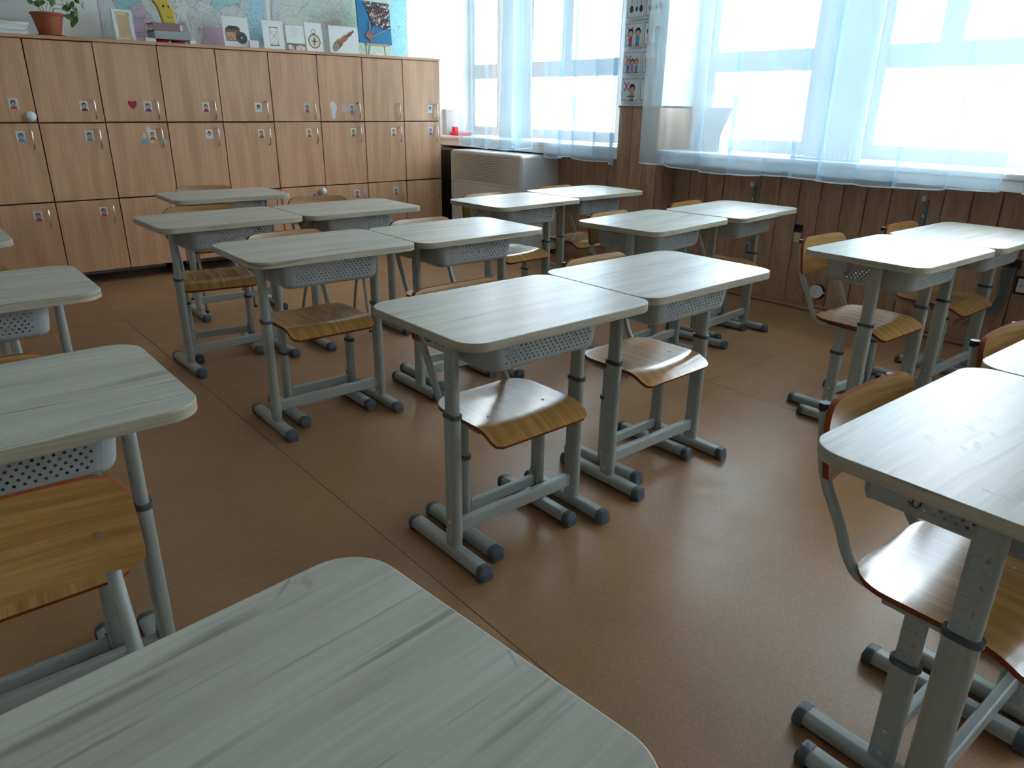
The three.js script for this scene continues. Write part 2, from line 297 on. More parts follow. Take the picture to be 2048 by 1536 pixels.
// basket wall panels with real round perforations; 2-D outline in (s, t)
function perforated(w, h, x0, x1, y0, y1, pitch, r) {
  const s = new THREE.Shape(); s.moveTo(-w / 2, 0); s.lineTo(w / 2, 0); s.lineTo(w / 2, h); s.lineTo(-w / 2, h); s.closePath();
  let row = 0; for (let y = y0; y <= y1; y += pitch * 0.62, row++) for (let x = x0 + (row % 2 ? pitch / 2 : 0); x <= x1; x += pitch) { const p = new THREE.Path(); p.absarc(x, y, r, 0, Math.PI * 2, true); s.holes.push(p); }
  return new THREE.ExtrudeGeometry(s, { depth: 0.0025, bevelEnabled: false, curveSegments: 4 });
}
const basketGeo = (() => {
  const y0 = 0.612, y1 = 0.724, h = y1 - y0, hw = 0.215, zf = 0.165, zb = -0.19, rc = 0.045, rb = 0.022, g = [];
  // taper: lower edge drawn in
  const taper = (q) => { const p = q.attributes.position; for (let n = 0; n < p.count; n++) { const k = 1 - clamp((p.getY(n) - y0) / h); p.setX(n, p.getX(n) * (1 - 0.055 * k)); p.setZ(n, p.getZ(n) > 0 ? p.getZ(n) - 0.012 * k : p.getZ(n)); } q.computeVertexNormals(); return q; };
  g.push(perforated(2 * (hw - rc), h - rb, -(hw - rc) + 0.008, hw - rc - 0.002, 0.006, h - rb - 0.004, 0.0175, 0.0033).translate(0, y0 + rb, zf - 0.0025));
  const sd = () => perforated(zf - rc - zb, h - rb, -0.07, 0.075, 0.006, h - rb - 0.004, 0.0175, 0.0033);
  g.push(sd().rotateY(Math.PI / 2).translate(hw - 0.0025, y0 + rb, (zf - rc + zb) / 2), sd().rotateY(-Math.PI / 2).translate(-hw + 0.0025, y0 + rb, (zf - rc + zb) / 2));
  const wall = [], pts = [];                                   // lower rounded edge and floor: rings drawn inwards
  const ring = (inset, y) => { const o = []; const a = hw - inset, f = zf - inset, r = Math.max(0.004, rc - inset); o.push([-a, y, zb]); for (let k = 0; k <= 6; k++) { const t = Math.PI + k * Math.PI / 12; o.push([-a + r + r * Math.cos(t), y, f - r - r * Math.sin(t)]); } for (let k = 0; k <= 6; k++) { const t = Math.PI / 2 - k * Math.PI / 12; o.push([a - r + r * Math.cos(t), y, f - r + r * Math.sin(t)]); } o.push([a, y, zb]); return o; };
  const loft = (rings) => { const pos = [], idx = [], n = rings[0].length; rings.forEach((q) => q.forEach((p) => pos.push(...p))); for (let j = 0; j + 1 < rings.length; j++) for (let i = 0; i + 1 < n; i++) { const q = j * n + i; idx.push(q, q + 1, q + n + 1, q, q + n + 1, q + n); } const b = new THREE.BufferGeometry(); b.setAttribute('position', new THREE.Float32BufferAttribute(pos, 3)); b.setIndex(idx); b.computeVertexNormals(); return b; };
  for (const off of [0, 0.0025]) { const rs = []; for (let k = 0; k <= 5; k++) { const t = k * Math.PI / 10; rs.push(ring(off + (rb - off) * (1 - Math.sin(Math.PI / 2 - t)) , y0 + rb - (rb - off) * Math.sin(t))); } g.push(loft(rs)); }
  const fl = ring(rb, 0), s = new THREE.Shape(); fl.forEach(([x, , z], i) => (i ? s.lineTo(x, -z) : s.moveTo(x, -z))); s.closePath();
  g.push(extrude(s, 0.0025).rotateX(-Math.PI / 2).translate(0, y0, 0));
  for (const m of [-1, 1]) for (const off of [0, 0.0025]) { const c = [], rr = rc - off; for (let j = 0; j < 2; j++) { const q = []; for (let k = 0; k <= 6; k++) { const t = k * Math.PI / 12; q.push([m * (hw - rc + rr * Math.sin(t)), y0 + rb + j * (h - rb), zf - rc + rr * Math.cos(t)]); } c.push(q); } g.push(loft(c)); }
  return taper(merge(g));
})();
const basketRim = [[-1], [1]].map(([m]) => tube([[m * 0.213, 0.722, -0.19], [m * 0.206, 0.64, -0.19], [m * 0.19, 0.616, -0.19], [0, 0.612, -0.19]].slice(0, 4), 0.004, 14, 6));
const wireMat = std({ color: lin(0.22, 0.23, 0.22), metalness: 0.3, roughness: 0.45 });
const hookGeo = (m) => merge([tube([[m * 0.217, 0.705, -0.10], [m * 0.222, 0.672, -0.10], [m * 0.238, 0.655, -0.10], [m * 0.248, 0.667, -0.10]], 0.0017, 12, 6), tube([[m * 0.217, 0.705, -0.085], [m * 0.222, 0.672, -0.085], [m * 0.238, 0.655, -0.09], [m * 0.248, 0.667, -0.10]], 0.0017, 12, 6), box(0.002, 0.02, 0.03, m * 0.217, 0.705, -0.093)]);
const footBody = (len, w = 0.046, h = 0.036) => extrude(rrect(w, h, [0.010, 0.010, 0.015, 0.015]), len - 0.026, 0, 5).translate(0, h / 2 + 0.008, -len / 2 + 0.013);
function footCap(len, m) {        // sleeve over the tube end and a faceted nose
  const ring = [], S = rrect(0.050, 0.0455, [0.011, 0.011, 0.018, 0.018]).getPoints(4), secs = [[-0.012, 1, 1], [0.004, 1.02, 1], [0.010, 0.98, 0.96], [0.016, 0.72, 0.55]], pos = [], idx = [], n = S.length;
  for (const [z, kx, ky] of secs) for (const p of S) pos.push(p.x * kx, (p.y + 0.0228) * ky + 0.0005, z);
  for (let k = 0; k + 1 < secs.length; k++) for (let i = 0; i + 1 < n; i++) { const a = k * n + i; idx.push(a, a + 1, a + n + 1, a, a + n + 1, a + n); }
  const e = (secs.length - 1) * n; for (let i = 1; i + 1 < n; i++) idx.push(e, e + i, e + i + 1);
  let g = new THREE.BufferGeometry(); g.setAttribute('position', new THREE.Float32BufferAttribute(pos, 3)); g.setIndex(idx); g = g.toNonIndexed(); g.computeVertexNormals();
  g.translate(0, 0, len / 2 - 0.013); return m > 0 ? g : g.rotateY(Math.PI);
}
const plate = (x, y, z, m) => merge([rbox(0.004, 0.075, 0.04, 0.0018, x, y, z, 1), cylX(0.006, 0.006, x - m * 0.004, y + 0.026, z, 8), cylX(0.006, 0.006, x - m * 0.004, y - 0.026, z, 8)]);
const scaleMarks = (m, y) => merge([1, 2, 3, 4, 5, 6].slice(0, m).flatMap((n, k) => [new TextGeometry(String(n), { font, size: 0.010, depth: 0.0006, curveSegments: 2, bevelEnabled: false }).translate(0.004, -0.005, 0).rotateY(-Math.PI / 2).translate(-0.0111, y + k * 0.026, 0), box(0.0008, 0.0012, 0.012, -0.0111, y + k * 0.026, -0.010)]));
function legAssembly(root, m, x, z, o) {   // one side of a T-leg frame: foot, outer tube, inner tube, collar, bolts
  const foot = mesh('foot', footBody(o.len).translate(m * o.fx, 0, 0), M.frame, root);
  for (const e of [-1, 1]) mesh('end_cap', footCap(o.len, e).translate(m * o.fx, 0, 0), M.cap, foot);
  const leg = mesh('leg', post(o.w, o.d, 0.040, o.collar, m * x, z), M.frame, root);
  mesh('inner_tube', post(o.w - 0.006, o.d - 0.008, o.collar, o.top, m * x, z), M.frame, leg);
  mesh('collar', post(o.w + 0.007, o.d + 0.007, o.collar - 0.004, o.collar + 0.008, m * x, z), M.collar, leg);
  for (const y of [0.068, 0.125]) mesh('bolt', cylX(0.0055, 0.006, m * (x + o.w / 2), y, z, 8), M.steel, leg);
  mesh('scale_marks', scaleMarks(o.marks, o.collar + 0.03).translate(m * x - (o.w - 0.006) / 2 + 0.011, 0, z), M.engraved, leg);
}
function makeDesk() {
  const d = thing('school_desk', '', 'desk'); d.userData.base = 'school_desk';
  mesh('desktop', topGeo[0], [M.top, M.topEdge], d);
  const b = mesh('basket', basketGeo, M.plastic, d); mesh('rim', basketRim, M.plastic, b);
  for (const m of [-1, 1]) mesh('hook', hookGeo(m), wireMat, d);
  for (const m of [-1, 1]) { legAssembly(d, m, 0.248, 0.03, { len: 0.385, fx: 0.248, w: 0.031, d: 0.060, collar: 0.468, top: 0.725, marks: 6 }); mesh('top_bracket', [rbox(0.034, 0.006, 0.30, 0.002, m * 0.248, 0.721, 0.0, 1)], M.frame, d); }
  const s = mesh('stretcher', rbox(0.468, 0.045, 0.024, 0.006, 0, 0.103, 0.03), M.frame, d);
  for (const m of [-1, 1]) mesh('bolt_plate', plate(m * 0.232, 0.103, 0.03, m), M.frame, s);
  return d;
}
const deskProto = makeDesk(); scene.remove(deskProto); used.school_desk = -1;
let deskN = 0;
function desk(x, z, th, label, group, worn) {
  const d = deskProto.clone(); d.name = numbered('school_desk'); d.position.set(x, 0, z); d.rotation.y = th; scene.add(d); d.userData = {}; tag(d, label, 'desk', group);
  const t = d.children.find((c) => c.name === 'desktop'); t.geometry = topGeo[deskN++ % 5]; t.material = [worn ? M.topUsed : M.top, M.topEdge]; return d;
}

// ------------------------------------------------------------------ school chair on T-legs: seat front towards +z
function plySheet(fn, nu, nv, th) {   // fn(u, v) -> [x, y, z, nx, ny, nz, s, t]; faces and rim separately
  const face = [], rim = [], grid = (off) => { const pos = [], uv = [], idx = []; for (let j = 0; j <= nv; j++) for (let i = 0; i <= nu; i++) { const p = fn(i / nu, j / nv); pos.push(p[0] - off * p[3], p[1] - off * p[4], p[2] - off * p[5]); uv.push(p[6], p[7]); } for (let j = 0; j < nv; j++) for (let i = 0; i < nu; i++) { const a = j * (nu + 1) + i; idx.push(a, a + nu + 1, a + 1, a + 1, a + nu + 1, a + nu + 2); } const g = new THREE.BufferGeometry(); g.setAttribute('position', new THREE.Float32BufferAttribute(pos, 3)); g.setAttribute('uv', new THREE.Float32BufferAttribute(uv, 2)); g.setIndex(off ? idx.reverse() : idx); g.computeVertexNormals(); return g; };
  face.push(grid(0), grid(th));
  const loop = []; for (let i = 0; i <= nu; i++) loop.push([i / nu, 0]); for (let j = 1; j <= nv; j++) loop.push([1, j / nv]); for (let i = nu - 1; i >= 0; i--) loop.push([i / nu, 1]); for (let j = nv - 1; j >= 0; j--) loop.push([0, j / nv]);
  const pos = [], idx = []; loop.forEach(([u, v]) => { const p = fn(u, v); for (const o of [0, th]) pos.push(p[0] - o * p[3], p[1] - o * p[4], p[2] - o * p[5]); });
  for (let k = 0; k + 1 < loop.length; k++) idx.push(2 * k, 2 * k + 2, 2 * k + 1, 2 * k + 1, 2 * k + 2, 2 * k + 3);
  const r = new THREE.BufferGeometry(); r.setAttribute('position', new THREE.Float32BufferAttribute(pos, 3)); r.setIndex(idx); r.computeVertexNormals();
  return [merge(face), r];
}
const corner = (t, r) => (t >= r ? 0 : r - Math.sqrt(Math.max(0, r * r - (r - t) * (r - t))));
const seatGeo = plySheet((u, v) => {
  const z0 = -0.135, z1 = 0.208, vv = v < 0.25 ? 0.25 * Math.pow(v / 0.25, 1.6) : v > 0.9 ? 1 - 0.1 * Math.pow((1 - v) / 0.1, 1.5) : v, z = z0 + (z1 - z0) * vv;
  const hw = 0.187 - corner(z - z0, 0.085) - corner(z1 - z, 0.026), x = (u * 2 - 1) * hw, k = clamp((z - 0.115) / 0.093);
  const drop = 0.036 * k * k * (1.35 - 0.35 * k), slope = 0.036 / 0.093 * (2.7 * k - 1.05 * k * k), n = Math.hypot(1, slope);
  const dish = -0.005 * (1 - (x / 0.187) ** 2) * (1 - k) + 0.003 * sm(-0.05, -0.135, z);
  return [x, 0.432 + dish - drop, z, 0, 1 / n, slope / n, x, z];
}, 20, 26, 0.012);
const backGeo = plySheet((u, v) => {
  const y0 = 0.604, y1 = 0.758, vv = v > 0.7 ? 1 - 0.3 * Math.pow((1 - v) / 0.3, 1.6) : v < 0.15 ? 0.15 * Math.pow(v / 0.15, 1.6) : v, y = y0 + (y1 - y0) * vv;
  const hw = 0.186 - 0.004 * vv - corner(y1 - y, 0.05) - corner(y - y0, 0.018), x = (u * 2 - 1) * hw, b = 0.017 * (x / 0.186) ** 2, s = 0.034 * x / (0.186 * 0.186), n = Math.hypot(1, s);
  return [x, y, -0.228 + b - (y - 0.7) * 0.16, -s / n, 0, 1 / n, x, y];
}, 22, 12, 0.012);
const backRest = (geoY = 0) => geoY;
function makeChair() {
  const c = thing('school_chair', '', 'chair'); c.userData.base = 'school_chair';
  const s = mesh('seat', seatGeo[0], M.ply, c); mesh('edge_band', seatGeo[1], M.edge, s);
  for (const m of [-1, 1]) mesh('screw', cyl(0.004, 0.002, m * 0.11, 0.431, 0.07, 8), M.steel, s);
  const b = mesh('backrest', backGeo[0], M.plyX, c); mesh('edge_band', backGeo[1], M.edge, b);
  for (const m of [-1, 1]) mesh('screw', cylZ(0.006, 0.004, m * 0.128, 0.668, -0.2145, 10), M.steel, b);
  for (const m of [-1, 1]) {
    const t = mesh('back_support', tube([[m * 0.138, 0.405, 0.09], [m * 0.138, 0.405, 0.0], [m * 0.138, 0.404, -0.09], [m * 0.138, 0.412, -0.125], [m * 0.138, 0.445, -0.153], [m * 0.138, 0.50, -0.178], [m * 0.138, 0.60, -0.229], [m * 0.138, 0.735, -0.253]], 0.0115, 40, 10), M.frame, c);
    mesh('plug', cyl(0.0118, 0.016, m * 0.138, 0.739, -0.2535, 12), M.black, t);
    legAssembly(c, m, 0.155, 0.005, { len: 0.36, fx: 0.155, w: 0.028, d: 0.052, collar: 0.288, top: 0.40, marks: 3 });
    mesh('seat_bracket', rbox(0.03, 0.012, 0.16, 0.003, m * 0.152, 0.402, 0.02, 1), M.frame, c);
  }
  const st = mesh('stretcher', rbox(0.285, 0.038, 0.02, 0.005, 0, 0.107, 0.005), M.frame, c);
  for (const m of [-1, 1]) mesh('bolt_plate', plate(m * 0.14, 0.107, 0.005, m), M.frame, st);
  return c;
}
const chairProto = makeChair(); scene.remove(chairProto); used.school_chair = -1;
function chairAt(d, lx, lz, th, label, group) {    // placed relative to its desk
  const c = chairProto.clone(), p = V(lx, 0, lz).applyAxisAngle(V(0, 1, 0), d.rotation.y).add(d.position);
  c.name = numbered('school_chair'); c.position.copy(p); c.rotation.y = d.rotation.y + th; scene.add(c); c.userData = {}; return tag(c, label, 'chair', group);
}
// older chair on four thin splayed legs
function makeOldChair() {
  const c = thing('four_leg_chair', '', 'chair'); c.userData.base = 'four_leg_chair';
  const s = mesh('seat', seatGeo[0], M.ply, c); mesh('edge_band', seatGeo[1], M.edge, s);
  const b = mesh('backrest', backGeo[0], M.plyX, c); mesh('edge_band', backGeo[1], M.edge, b);
  for (const m of [-1, 1]) mesh('screw', cylZ(0.006, 0.004, m * 0.165, 0.668, -0.2085, 10), M.steel, b);
  for (const m of [-1, 1]) {
    mesh('front_leg', tube([[m * 0.15, 0.410, 0.10], [m * 0.152, 0.25, 0.135], [m * 0.155, 0.008, 0.19]], 0.0095, 16, 8), M.frame, c);
    mesh('rear_leg', tube([[m * 0.15, 0.405, 0.06], [m * 0.155, 0.25, -0.06], [m * 0.17, 0.008, -0.21]], 0.0095, 16, 8), M.frame, c);
    mesh('back_support', tube([[m * 0.15, 0.408, 0.09], [m * 0.15, 0.406, -0.10], [m * 0.152, 0.45, -0.16], [m * 0.16, 0.60, -0.230], [m * 0.165, 0.735, -0.250]], 0.0095, 24, 8), M.frame, c);
    for (const z of [0.19, -0.21]) mesh('glide', cyl(0.012, 0.012, m * (z > 0 ? 0.155 : 0.17), 0.006, z, 10), M.black, c);
  }
  mesh('cross_tube', [cylX(0.008, 0.30, 0, 0.405, 0.07), cylX(0.008, 0.30, 0, 0.405, -0.06)], M.frame, c);
  return c;
}
const oldProto = makeOldChair(); scene.remove(oldProto); used.four_leg_chair = -1;
function oldChairAt(d, lx, lz, th, label) { const c = oldProto.clone(), p = V(lx, 0, lz).applyAxisAngle(V(0, 1, 0), d.rotation.y).add(d.position); c.name = numbered('four_leg_chair'); c.position.copy(p); c.rotation.y = d.rotation.y + th; scene.add(c); c.userData = {}; return tag(c, label, 'chair'); }

// desks and their chairs.  middle block
const LM = (side, row) => `pale ${side}-side school desk in the middle block's ${row} row from the lockers`, LC = (side, row) => `oak-ply chair under the ${side}-side desk of the middle block's ${row} row from the lockers`;
const A = desk(1.336, -1.567, 0.001, LM('aisle', 'fourth')), B = desk(2.040, -1.594, 0.005, LM('window', 'fourth')), C = desk(1.300, -2.785, -0.010, LM('aisle', 'third')), Dd = desk(2.004, -2.767, 0.002, LM('window', 'third')), G = desk(1.256, -3.756, 0.020, LM('aisle', 'second'));
const H = desk(1.962, -3.747, 0.005, 'school desk with the four-legged chair slid askew behind it, lockers beyond'), I = desk(1.621, -4.719, -0.033, 'single school desk standing alone closest to the lockers');
chairAt(A, -0.005, -0.045, 0, LC('aisle', 'fourth')); chairAt(B, -0.015, -0.068, 0.02, LC('window', 'fourth')); chairAt(C, 0.008, -0.085, 0, LC('aisle', 'third')); chairAt(Dd, 0.0, -0.09, -0.03, LC('window', 'third'));
chairAt(G, 0.0, -0.18, -0.18, 'oak-ply school chair turned slightly, half pulled out from its desk');
oldChairAt(H, -0.01, -0.215, -0.22, 'chair on four thin splayed legs with a pale back, beside a white locker knob'); oldChairAt(I, -0.01, -0.215, -0.10, 'chair on four thin legs between the lone desk and the lockers');
// block by the window wall
const E1 = desk(1.468, -0.277, -0.03, 'school desk with a scuffed, pencil-smudged top beside a glossy chair seat', null, true), S = desk(2.172, -0.252, -0.032, 'school desk with a scratched top joined to the smudged desk on its window side', null, true);
const F = desk(3.203, -1.26, -0.038, 'school desk in front of the white round wall cap on the panelling'), R = desk(3.905, -1.232, -0.025, 'school desk beside the hanging grey cable bundle');
const P = desk(3.003, -2.412, 0.095, 'school desk on the aisle side of the one below the wall socket'), Q = desk(3.722, -2.43, 0.090, 'school desk below the ivory wall socket, against the panelled wall');
const J = desk(2.962, -3.467, 0.047, 'school desk in front of the white heater grille'), K = desk(3.672, -3.569, 0.009, 'school desk beside the panelled pier and the heater side');
chairAt(E1, 0.0, -0.075, 0, 'glossy oak-ply school chair under the pencil-smudged desk'); chairAt(S, 0.0, -0.07, 0, 'oak-ply school chair under the scratched desk joined to the smudged one');
chairAt(F, 0.01, -0.125, 0, 'oak-ply school chair standing before the white round cap on the wall'); chairAt(R, 0.0, -0.10, 0, 'oak-ply school chair next to the grey cable bundle');
chairAt(P, 0.0, -0.064, 0, 'oak-ply school chair on the aisle side of the one below the wall socket'); chairAt(Q, 0.015, -0.09, 0, 'oak-ply school chair below the wall socket and metal bracket');
chairAt(J, 0.0, -0.075, 0, 'oak-ply school chair with its back against the heater grille'); chairAt(K, 0.0, -0.065, 0, 'oak-ply school chair beside the end face of the white heater');
// aisle column
const Z1 = desk(0.052, -0.462, 0.099, 'school desk with grey finger smudges on its top, chair pulled back behind it', null, true), LL = (n) => `clean school desk, ${n} behind the finger-smudged one in the aisle column`;
const L = desk(0.031, -1.601, 0.001, LL('first')), Mm = desk(0.095, -2.673, -0.006, LL('second')), N = desk(0.012, -3.80, 0, LL('third'));
const z1c = chairAt(Z1, 0, 0, 0, 'oak-ply school chair pulled back from the finger-smudged desk, whole back showing'); z1c.position.set(0.006, 0, -0.915); z1c.rotation.y = 0.0;
const LLC = (n) => `oak-ply chair under the ${n} clean desk behind the finger-smudged one`;
chairAt(L, -0.002, -0.034, 0, LLC('first')); chairAt(Mm, 0, -0.10, 0, LLC('second')); chairAt(N, 0, -0.09, 0, LLC('third'));

// ------------------------------------------------------------------ lockers: three units of three columns
const CV = [0.489, 0.901, 1.312, 1.727, 2.141, 2.553, 2.967, 3.384, 3.793, 4.197], ZL = -6.03, LTOP = 1.679, ROWS = [[1.1395, 1.655], [0.615, 1.1335], [0.099, 0.609]];
const portraits = [['#9fb6c8', '#2b2420', '#5d7f9c'], ['#c9c9c6', '#3a2a22', '#7a2d33'], ['#b7aab0', '#4a3026', '#6f4d86'], ['#cfd3d6', '#1d1a19', '#d8dadb'], ['#d5cdbc', '#6b4a33', '#9a5a33'], ['#a7b7b5', '#241d1b', '#c03a3a']].map(([bg, hair, top]) => std({ roughness: 0.6, map: canvasTex(40, 52, (x) => {
  x.fillStyle = '#eeeeec'; x.fillRect(0, 0, 40, 52); x.fillStyle = bg; x.fillRect(3, 3, 34, 46); x.fillStyle = top; x.beginPath(); x.ellipse(20, 50, 14, 14, 0, Math.PI, 0); x.fill();
  x.fillStyle = hair; x.beginPath(); x.ellipse(20, 22, 10, 13, 0, 0, 7); x.fill(); x.fillStyle = '#c79a80'; x.beginPath(); x.ellipse(20, 25, 7, 9.5, 0, 0, 7); x.fill(); x.fillStyle = top; x.fillRect(4, 49, 32, 3); }) }));
const handleGeo = tube([[0, -0.064, 0], [0, -0.062, 0.018], [0, -0.03, 0.030], [0, 0.03, 0.030], [0, 0.062, 0.018], [0, 0.064, 0]], 0.0055, 24, 8);
const knobGeo = merge([new THREE.SphereGeometry(0.031, 16, 12).scale(1, 1, 0.75).translate(0, 0, 0.032), cylZ(0.012, 0.02, 0, 0, 0.008)]);
const stickerGeo = box(0.052, 0.066, 0.0008);
const heart = (() => { const s = new THREE.Shape(); s.moveTo(0, -0.03); s.bezierCurveTo(-0.05, 0.005, -0.03, 0.045, 0, 0.02); s.bezierCurveTo(0.03, 0.045, 0.05, 0.005, 0, -0.03); return extrude(s, 0.0008); })();
const blob = (w, h, k) => { const s = new THREE.Shape(); for (let i = 0; i <= 20; i++) { const t = i / 20 * Math.PI * 2, r = 1 + 0.18 * Math.sin(t * 3 + k) + 0.1 * Math.sin(t * 5 + k * 2), x = Math.cos(t) * r * w / 2, y = Math.sin(t) * r * h / 2; i ? s.lineTo(x, y) : s.moveTo(x, y); } return extrude(s, 0.0008); };
const plain = (r, g, b) => std({ color: lin(r, g, b), roughness: 0.6 });
const stickers = { '2,0': [['heart_sticker', heart, plain(0.35, 0.01, 0.025), 1.508, 1.255]], '2,1': [['sticker', blob(0.03, 0.045, 1), plain(0.62, 0.66, 0.62), 1.585, 1.085], ['sticker', blob(0.03, 0.04, 2), plain(0.55, 0.52, 0.42), 1.555, 1.045], ['sticker', blob(0.045, 0.035, 3), plain(0.12, 0.36, 0.42), 1.548, 1.0], ['sticker', blob(0.03, 0.03, 4), plain(0.5, 0.55, 0.5), 1.60, 1.005], ['sticker', blob(0.055, 0.035, 5), plain(0.35, 0.5, 0.42), 1.685, 1.0]],
  '6,0': [['sticker', blob(0.055, 0.14, 0.4), plain(0.65, 0.62, 0.66), 3.09, 1.235], ['sticker', blob(0.06, 0.07, 2), plain(0.60, 0.40, 0.42), 3.19, 1.245], ['sticker', blob(0.05, 0.07, 1), plain(0.28, 0.2, 0.36), 3.272, 1.225]], '8,1': [['sticker', blob(0.045, 0.05, 2), plain(0.5, 0.5, 0.55), 4.065, 1.085], ['sticker', blob(0.035, 0.035, 1), plain(0.25, 0.08, 0.12), 4.10, 1.03]] };
const noPhoto = ['7,0', '2,2', '3,2', '4,2', '8,2'], knobs = ['0,0', '5,2'];
['beech locker unit carrying the potted plant and paper stack', 'beech locker unit carrying the books and the camera picture', 'beech locker unit carrying the spyglass picture and the small easel'].forEach((label, n) => {
  const a = CV[n * 3], b = CV[n * 3 + 3], u = thing('locker_unit', label, 'locker', [(a + b) / 2, 0, ZL], 0, 'locker units along the back wall'), cx = (a + b) / 2;
  const body = [];                                            // carcass: sides, dividers, back, shelves
  for (let k = 0; k <= 3; k++) { const x = clamp(CV[n * 3 + k], a + 0.009, b - 0.009) - cx; body.push(span(x - 0.008, x + 0.008, 0.096, 1.658, -0.37, -0.021)); }
  body.push(span(a - cx + 0.001, b - cx - 0.001, 0.096, 1.658, -0.38, -0.37)); for (const y of [0.104, 0.612, 1.1365, 1.65]) body.push(span(a - cx + 0.001, b - cx - 0.001, y - 0.008, y + 0.008, -0.37, -0.022));
  mesh('carcass', body, M.gap, u);
  const tg = rbox(b - a - 0.002, 0.022, 0.40, 0.003, 0, LTOP - 0.011, -0.188, 1), tp = tg.attributes.position; for (let q = 0; q < tp.count; q++) tg.attributes.uv.setXY(q, tp.getZ(q) + n, tp.getX(q)); mesh('top_board', tg, M.beech, u);
  if (n === 2) { const g = span(b - cx - 0.016, b - cx - 0.0005, 0.096, 1.656, -0.38, -0.0205), p = g.attributes.position; for (let q = 0; q < p.count; q++) g.attributes.uv.setXY(q, p.getZ(q), p.getY(q)); mesh('side_panel', g, M.beech, u); }
  for (let k = 0; k < 4; k++) mesh('foot', cyl(0.025, 0.096, (k % 2 ? 1 : -1) * ((b - a) / 2 - 0.05), 0.048, k < 2 ? -0.06 : -0.33, 12, 0.03), M.black, u);
  for (let k = 0; k < 3; k++) ROWS.forEach(([y0, y1], r) => {
    const i = n * 3 + k, x0 = CV[i] + 0.0035, x1 = CV[i + 1] - 0.0035, sag = (hash(i, r, 3) - 0.5) * 0.004, g = rbox(x1 - x0, y1 - y0 - 0.004, 0.018, 0.0015, (x0 + x1) / 2 - cx, (y0 + y1) / 2 + sag, -0.010, 1), p = g.attributes.position;
    for (let q = 0; q < p.count; q++) g.attributes.uv.setXY(q, p.getX(q) + i * 0.43, p.getY(q) + r * 0.3 + i * 0.17);
    const d = mesh('door', g, M.beech, u), key = `${i},${r}`, hx = x1 - 0.052 - cx, hy = r === 0 ? y0 + 0.085 : y1 - 0.105;
    if (knobs.includes(key)) { const kx = key === '0,0' ? 0.862 - cx : 2.925 - cx; mesh('knob', knobGeo.clone().translate(kx, key === '0,0' ? 1.178 : 0.568, -0.001), M.white, d); } else mesh('handle', handleGeo.clone().translate(hx, hy, 0), M.chrome, d);
    if (!noPhoto.includes(key)) mesh('portrait_sticker', stickerGeo.clone().translate(key === '0,0' ? 0.78 - cx : hx - 0.062, hy + (key === '0,0' ? 0.03 : 0.02), 0), portraits[Math.floor(hash(i, r, 8) * 6)], d);
    for (const [nm, sg, sm2, x, y] of stickers[key] ?? []) mesh(nm, sg.clone().translate(x - cx, y, -0.0008), sm2, d);
  });
});

// ------------------------------------------------------------------ on top of the lockers
{ // potted plant
  const p = thing('potted_plant', 'trailing green houseplant in a terracotta-coloured plastic pot', 'plant', [1.097, LTOP, -6.15]), lathe = (pts) => new THREE.LatheGeometry(pts.map(([x, y]) => new THREE.Vector2(x, y)), 32);
  p.scale.setScalar(0.70);
  mesh('saucer', lathe([[0, 0], [0.105, 0], [0.125, 0.012], [0.12, 0.014], [0.10, 0.005], [0, 0.005]]), M.terracotta, p);
  const pot = mesh('pot', lathe([[0, 0.006], [0.088, 0.006], [0.094, 0.02], [0.128, 0.165], [0.131, 0.168], [0.133, 0.185], [0.142, 0.187], [0.143, 0.205], [0.138, 0.208], [0.130, 0.203], [0.125, 0.16], [0, 0.16]]), M.terracotta, p);
  mesh('soil', cyl(0.125, 0.01, 0, 0.175, 0, 24), M.soil, pot);
  const lf = new THREE.Shape(); lf.moveTo(0, 0); lf.bezierCurveTo(0.028, 0.012, 0.026, 0.048, 0, 0.066); lf.bezierCurveTo(-0.026, 0.048, -0.028, 0.012, 0, 0);
  const leafGeo = new THREE.ShapeGeometry(lf, 6); { const q = leafGeo.attributes.position; for (let n = 0; n < q.count; n++) q.setZ(n, 0.5 * Math.abs(q.getX(n)) - 3 * q.getY(n) ** 2); leafGeo.computeVertexNormals(); }
  const stems = [[[0.0, 0.17, 0], [-0.03, 0.25, 0.02], [-0.05, 0.36, 0.02], [-0.03, 0.45, 0]], [[0.02, 0.17, 0], [0.08, 0.25, 0.02], [0.16, 0.235, 0.03], [0.22, 0.16, 0.04], [0.185, 0.09, 0.05]], [[0.02, 0.17, 0.02], [0.05, 0.27, 0.0], [0.14, 0.29, 0.0], [0.24, 0.25, 0.0], [0.25, 0.19, 0.02], [0.2, 0.17, 0.03]], [[-0.01, 0.17, 0.02], [0.02, 0.29, 0.03], [0.10, 0.37, 0.03], [0.26, 0.36, 0.02], [0.33, 0.27, 0.0]], [[-0.05, 0.17, 0.03], [-0.06, 0.24, 0.04], [-0.11, 0.27, 0.05]], [[0.05, 0.17, 0.05], [0.045, 0.25, 0.08], [0.03, 0.30, 0.09]]];
  stems.forEach((s, k) => {
    const cv = new THREE.CatmullRomCurve3(s.map((q) => V(...q))); mesh('stem', new THREE.TubeGeometry(cv, 20, 0.0025, 6), M.stem, p);
    const n = k < 4 ? 6 : 3; for (let i = 0; i < n; i++) { const t = 0.3 + 0.7 * (i + 1) / n, c = cv.getPoint(t), l = mesh('leaf', leafGeo, M.leaf, p), z = 1.0 + 0.7 * rnd(); l.position.copy(c); l.rotation.set(-0.5 + rnd() * 1.2, rnd() * 6.28, (rnd() - 0.5) * 2.6); l.scale.setScalar(z); }
  });
}
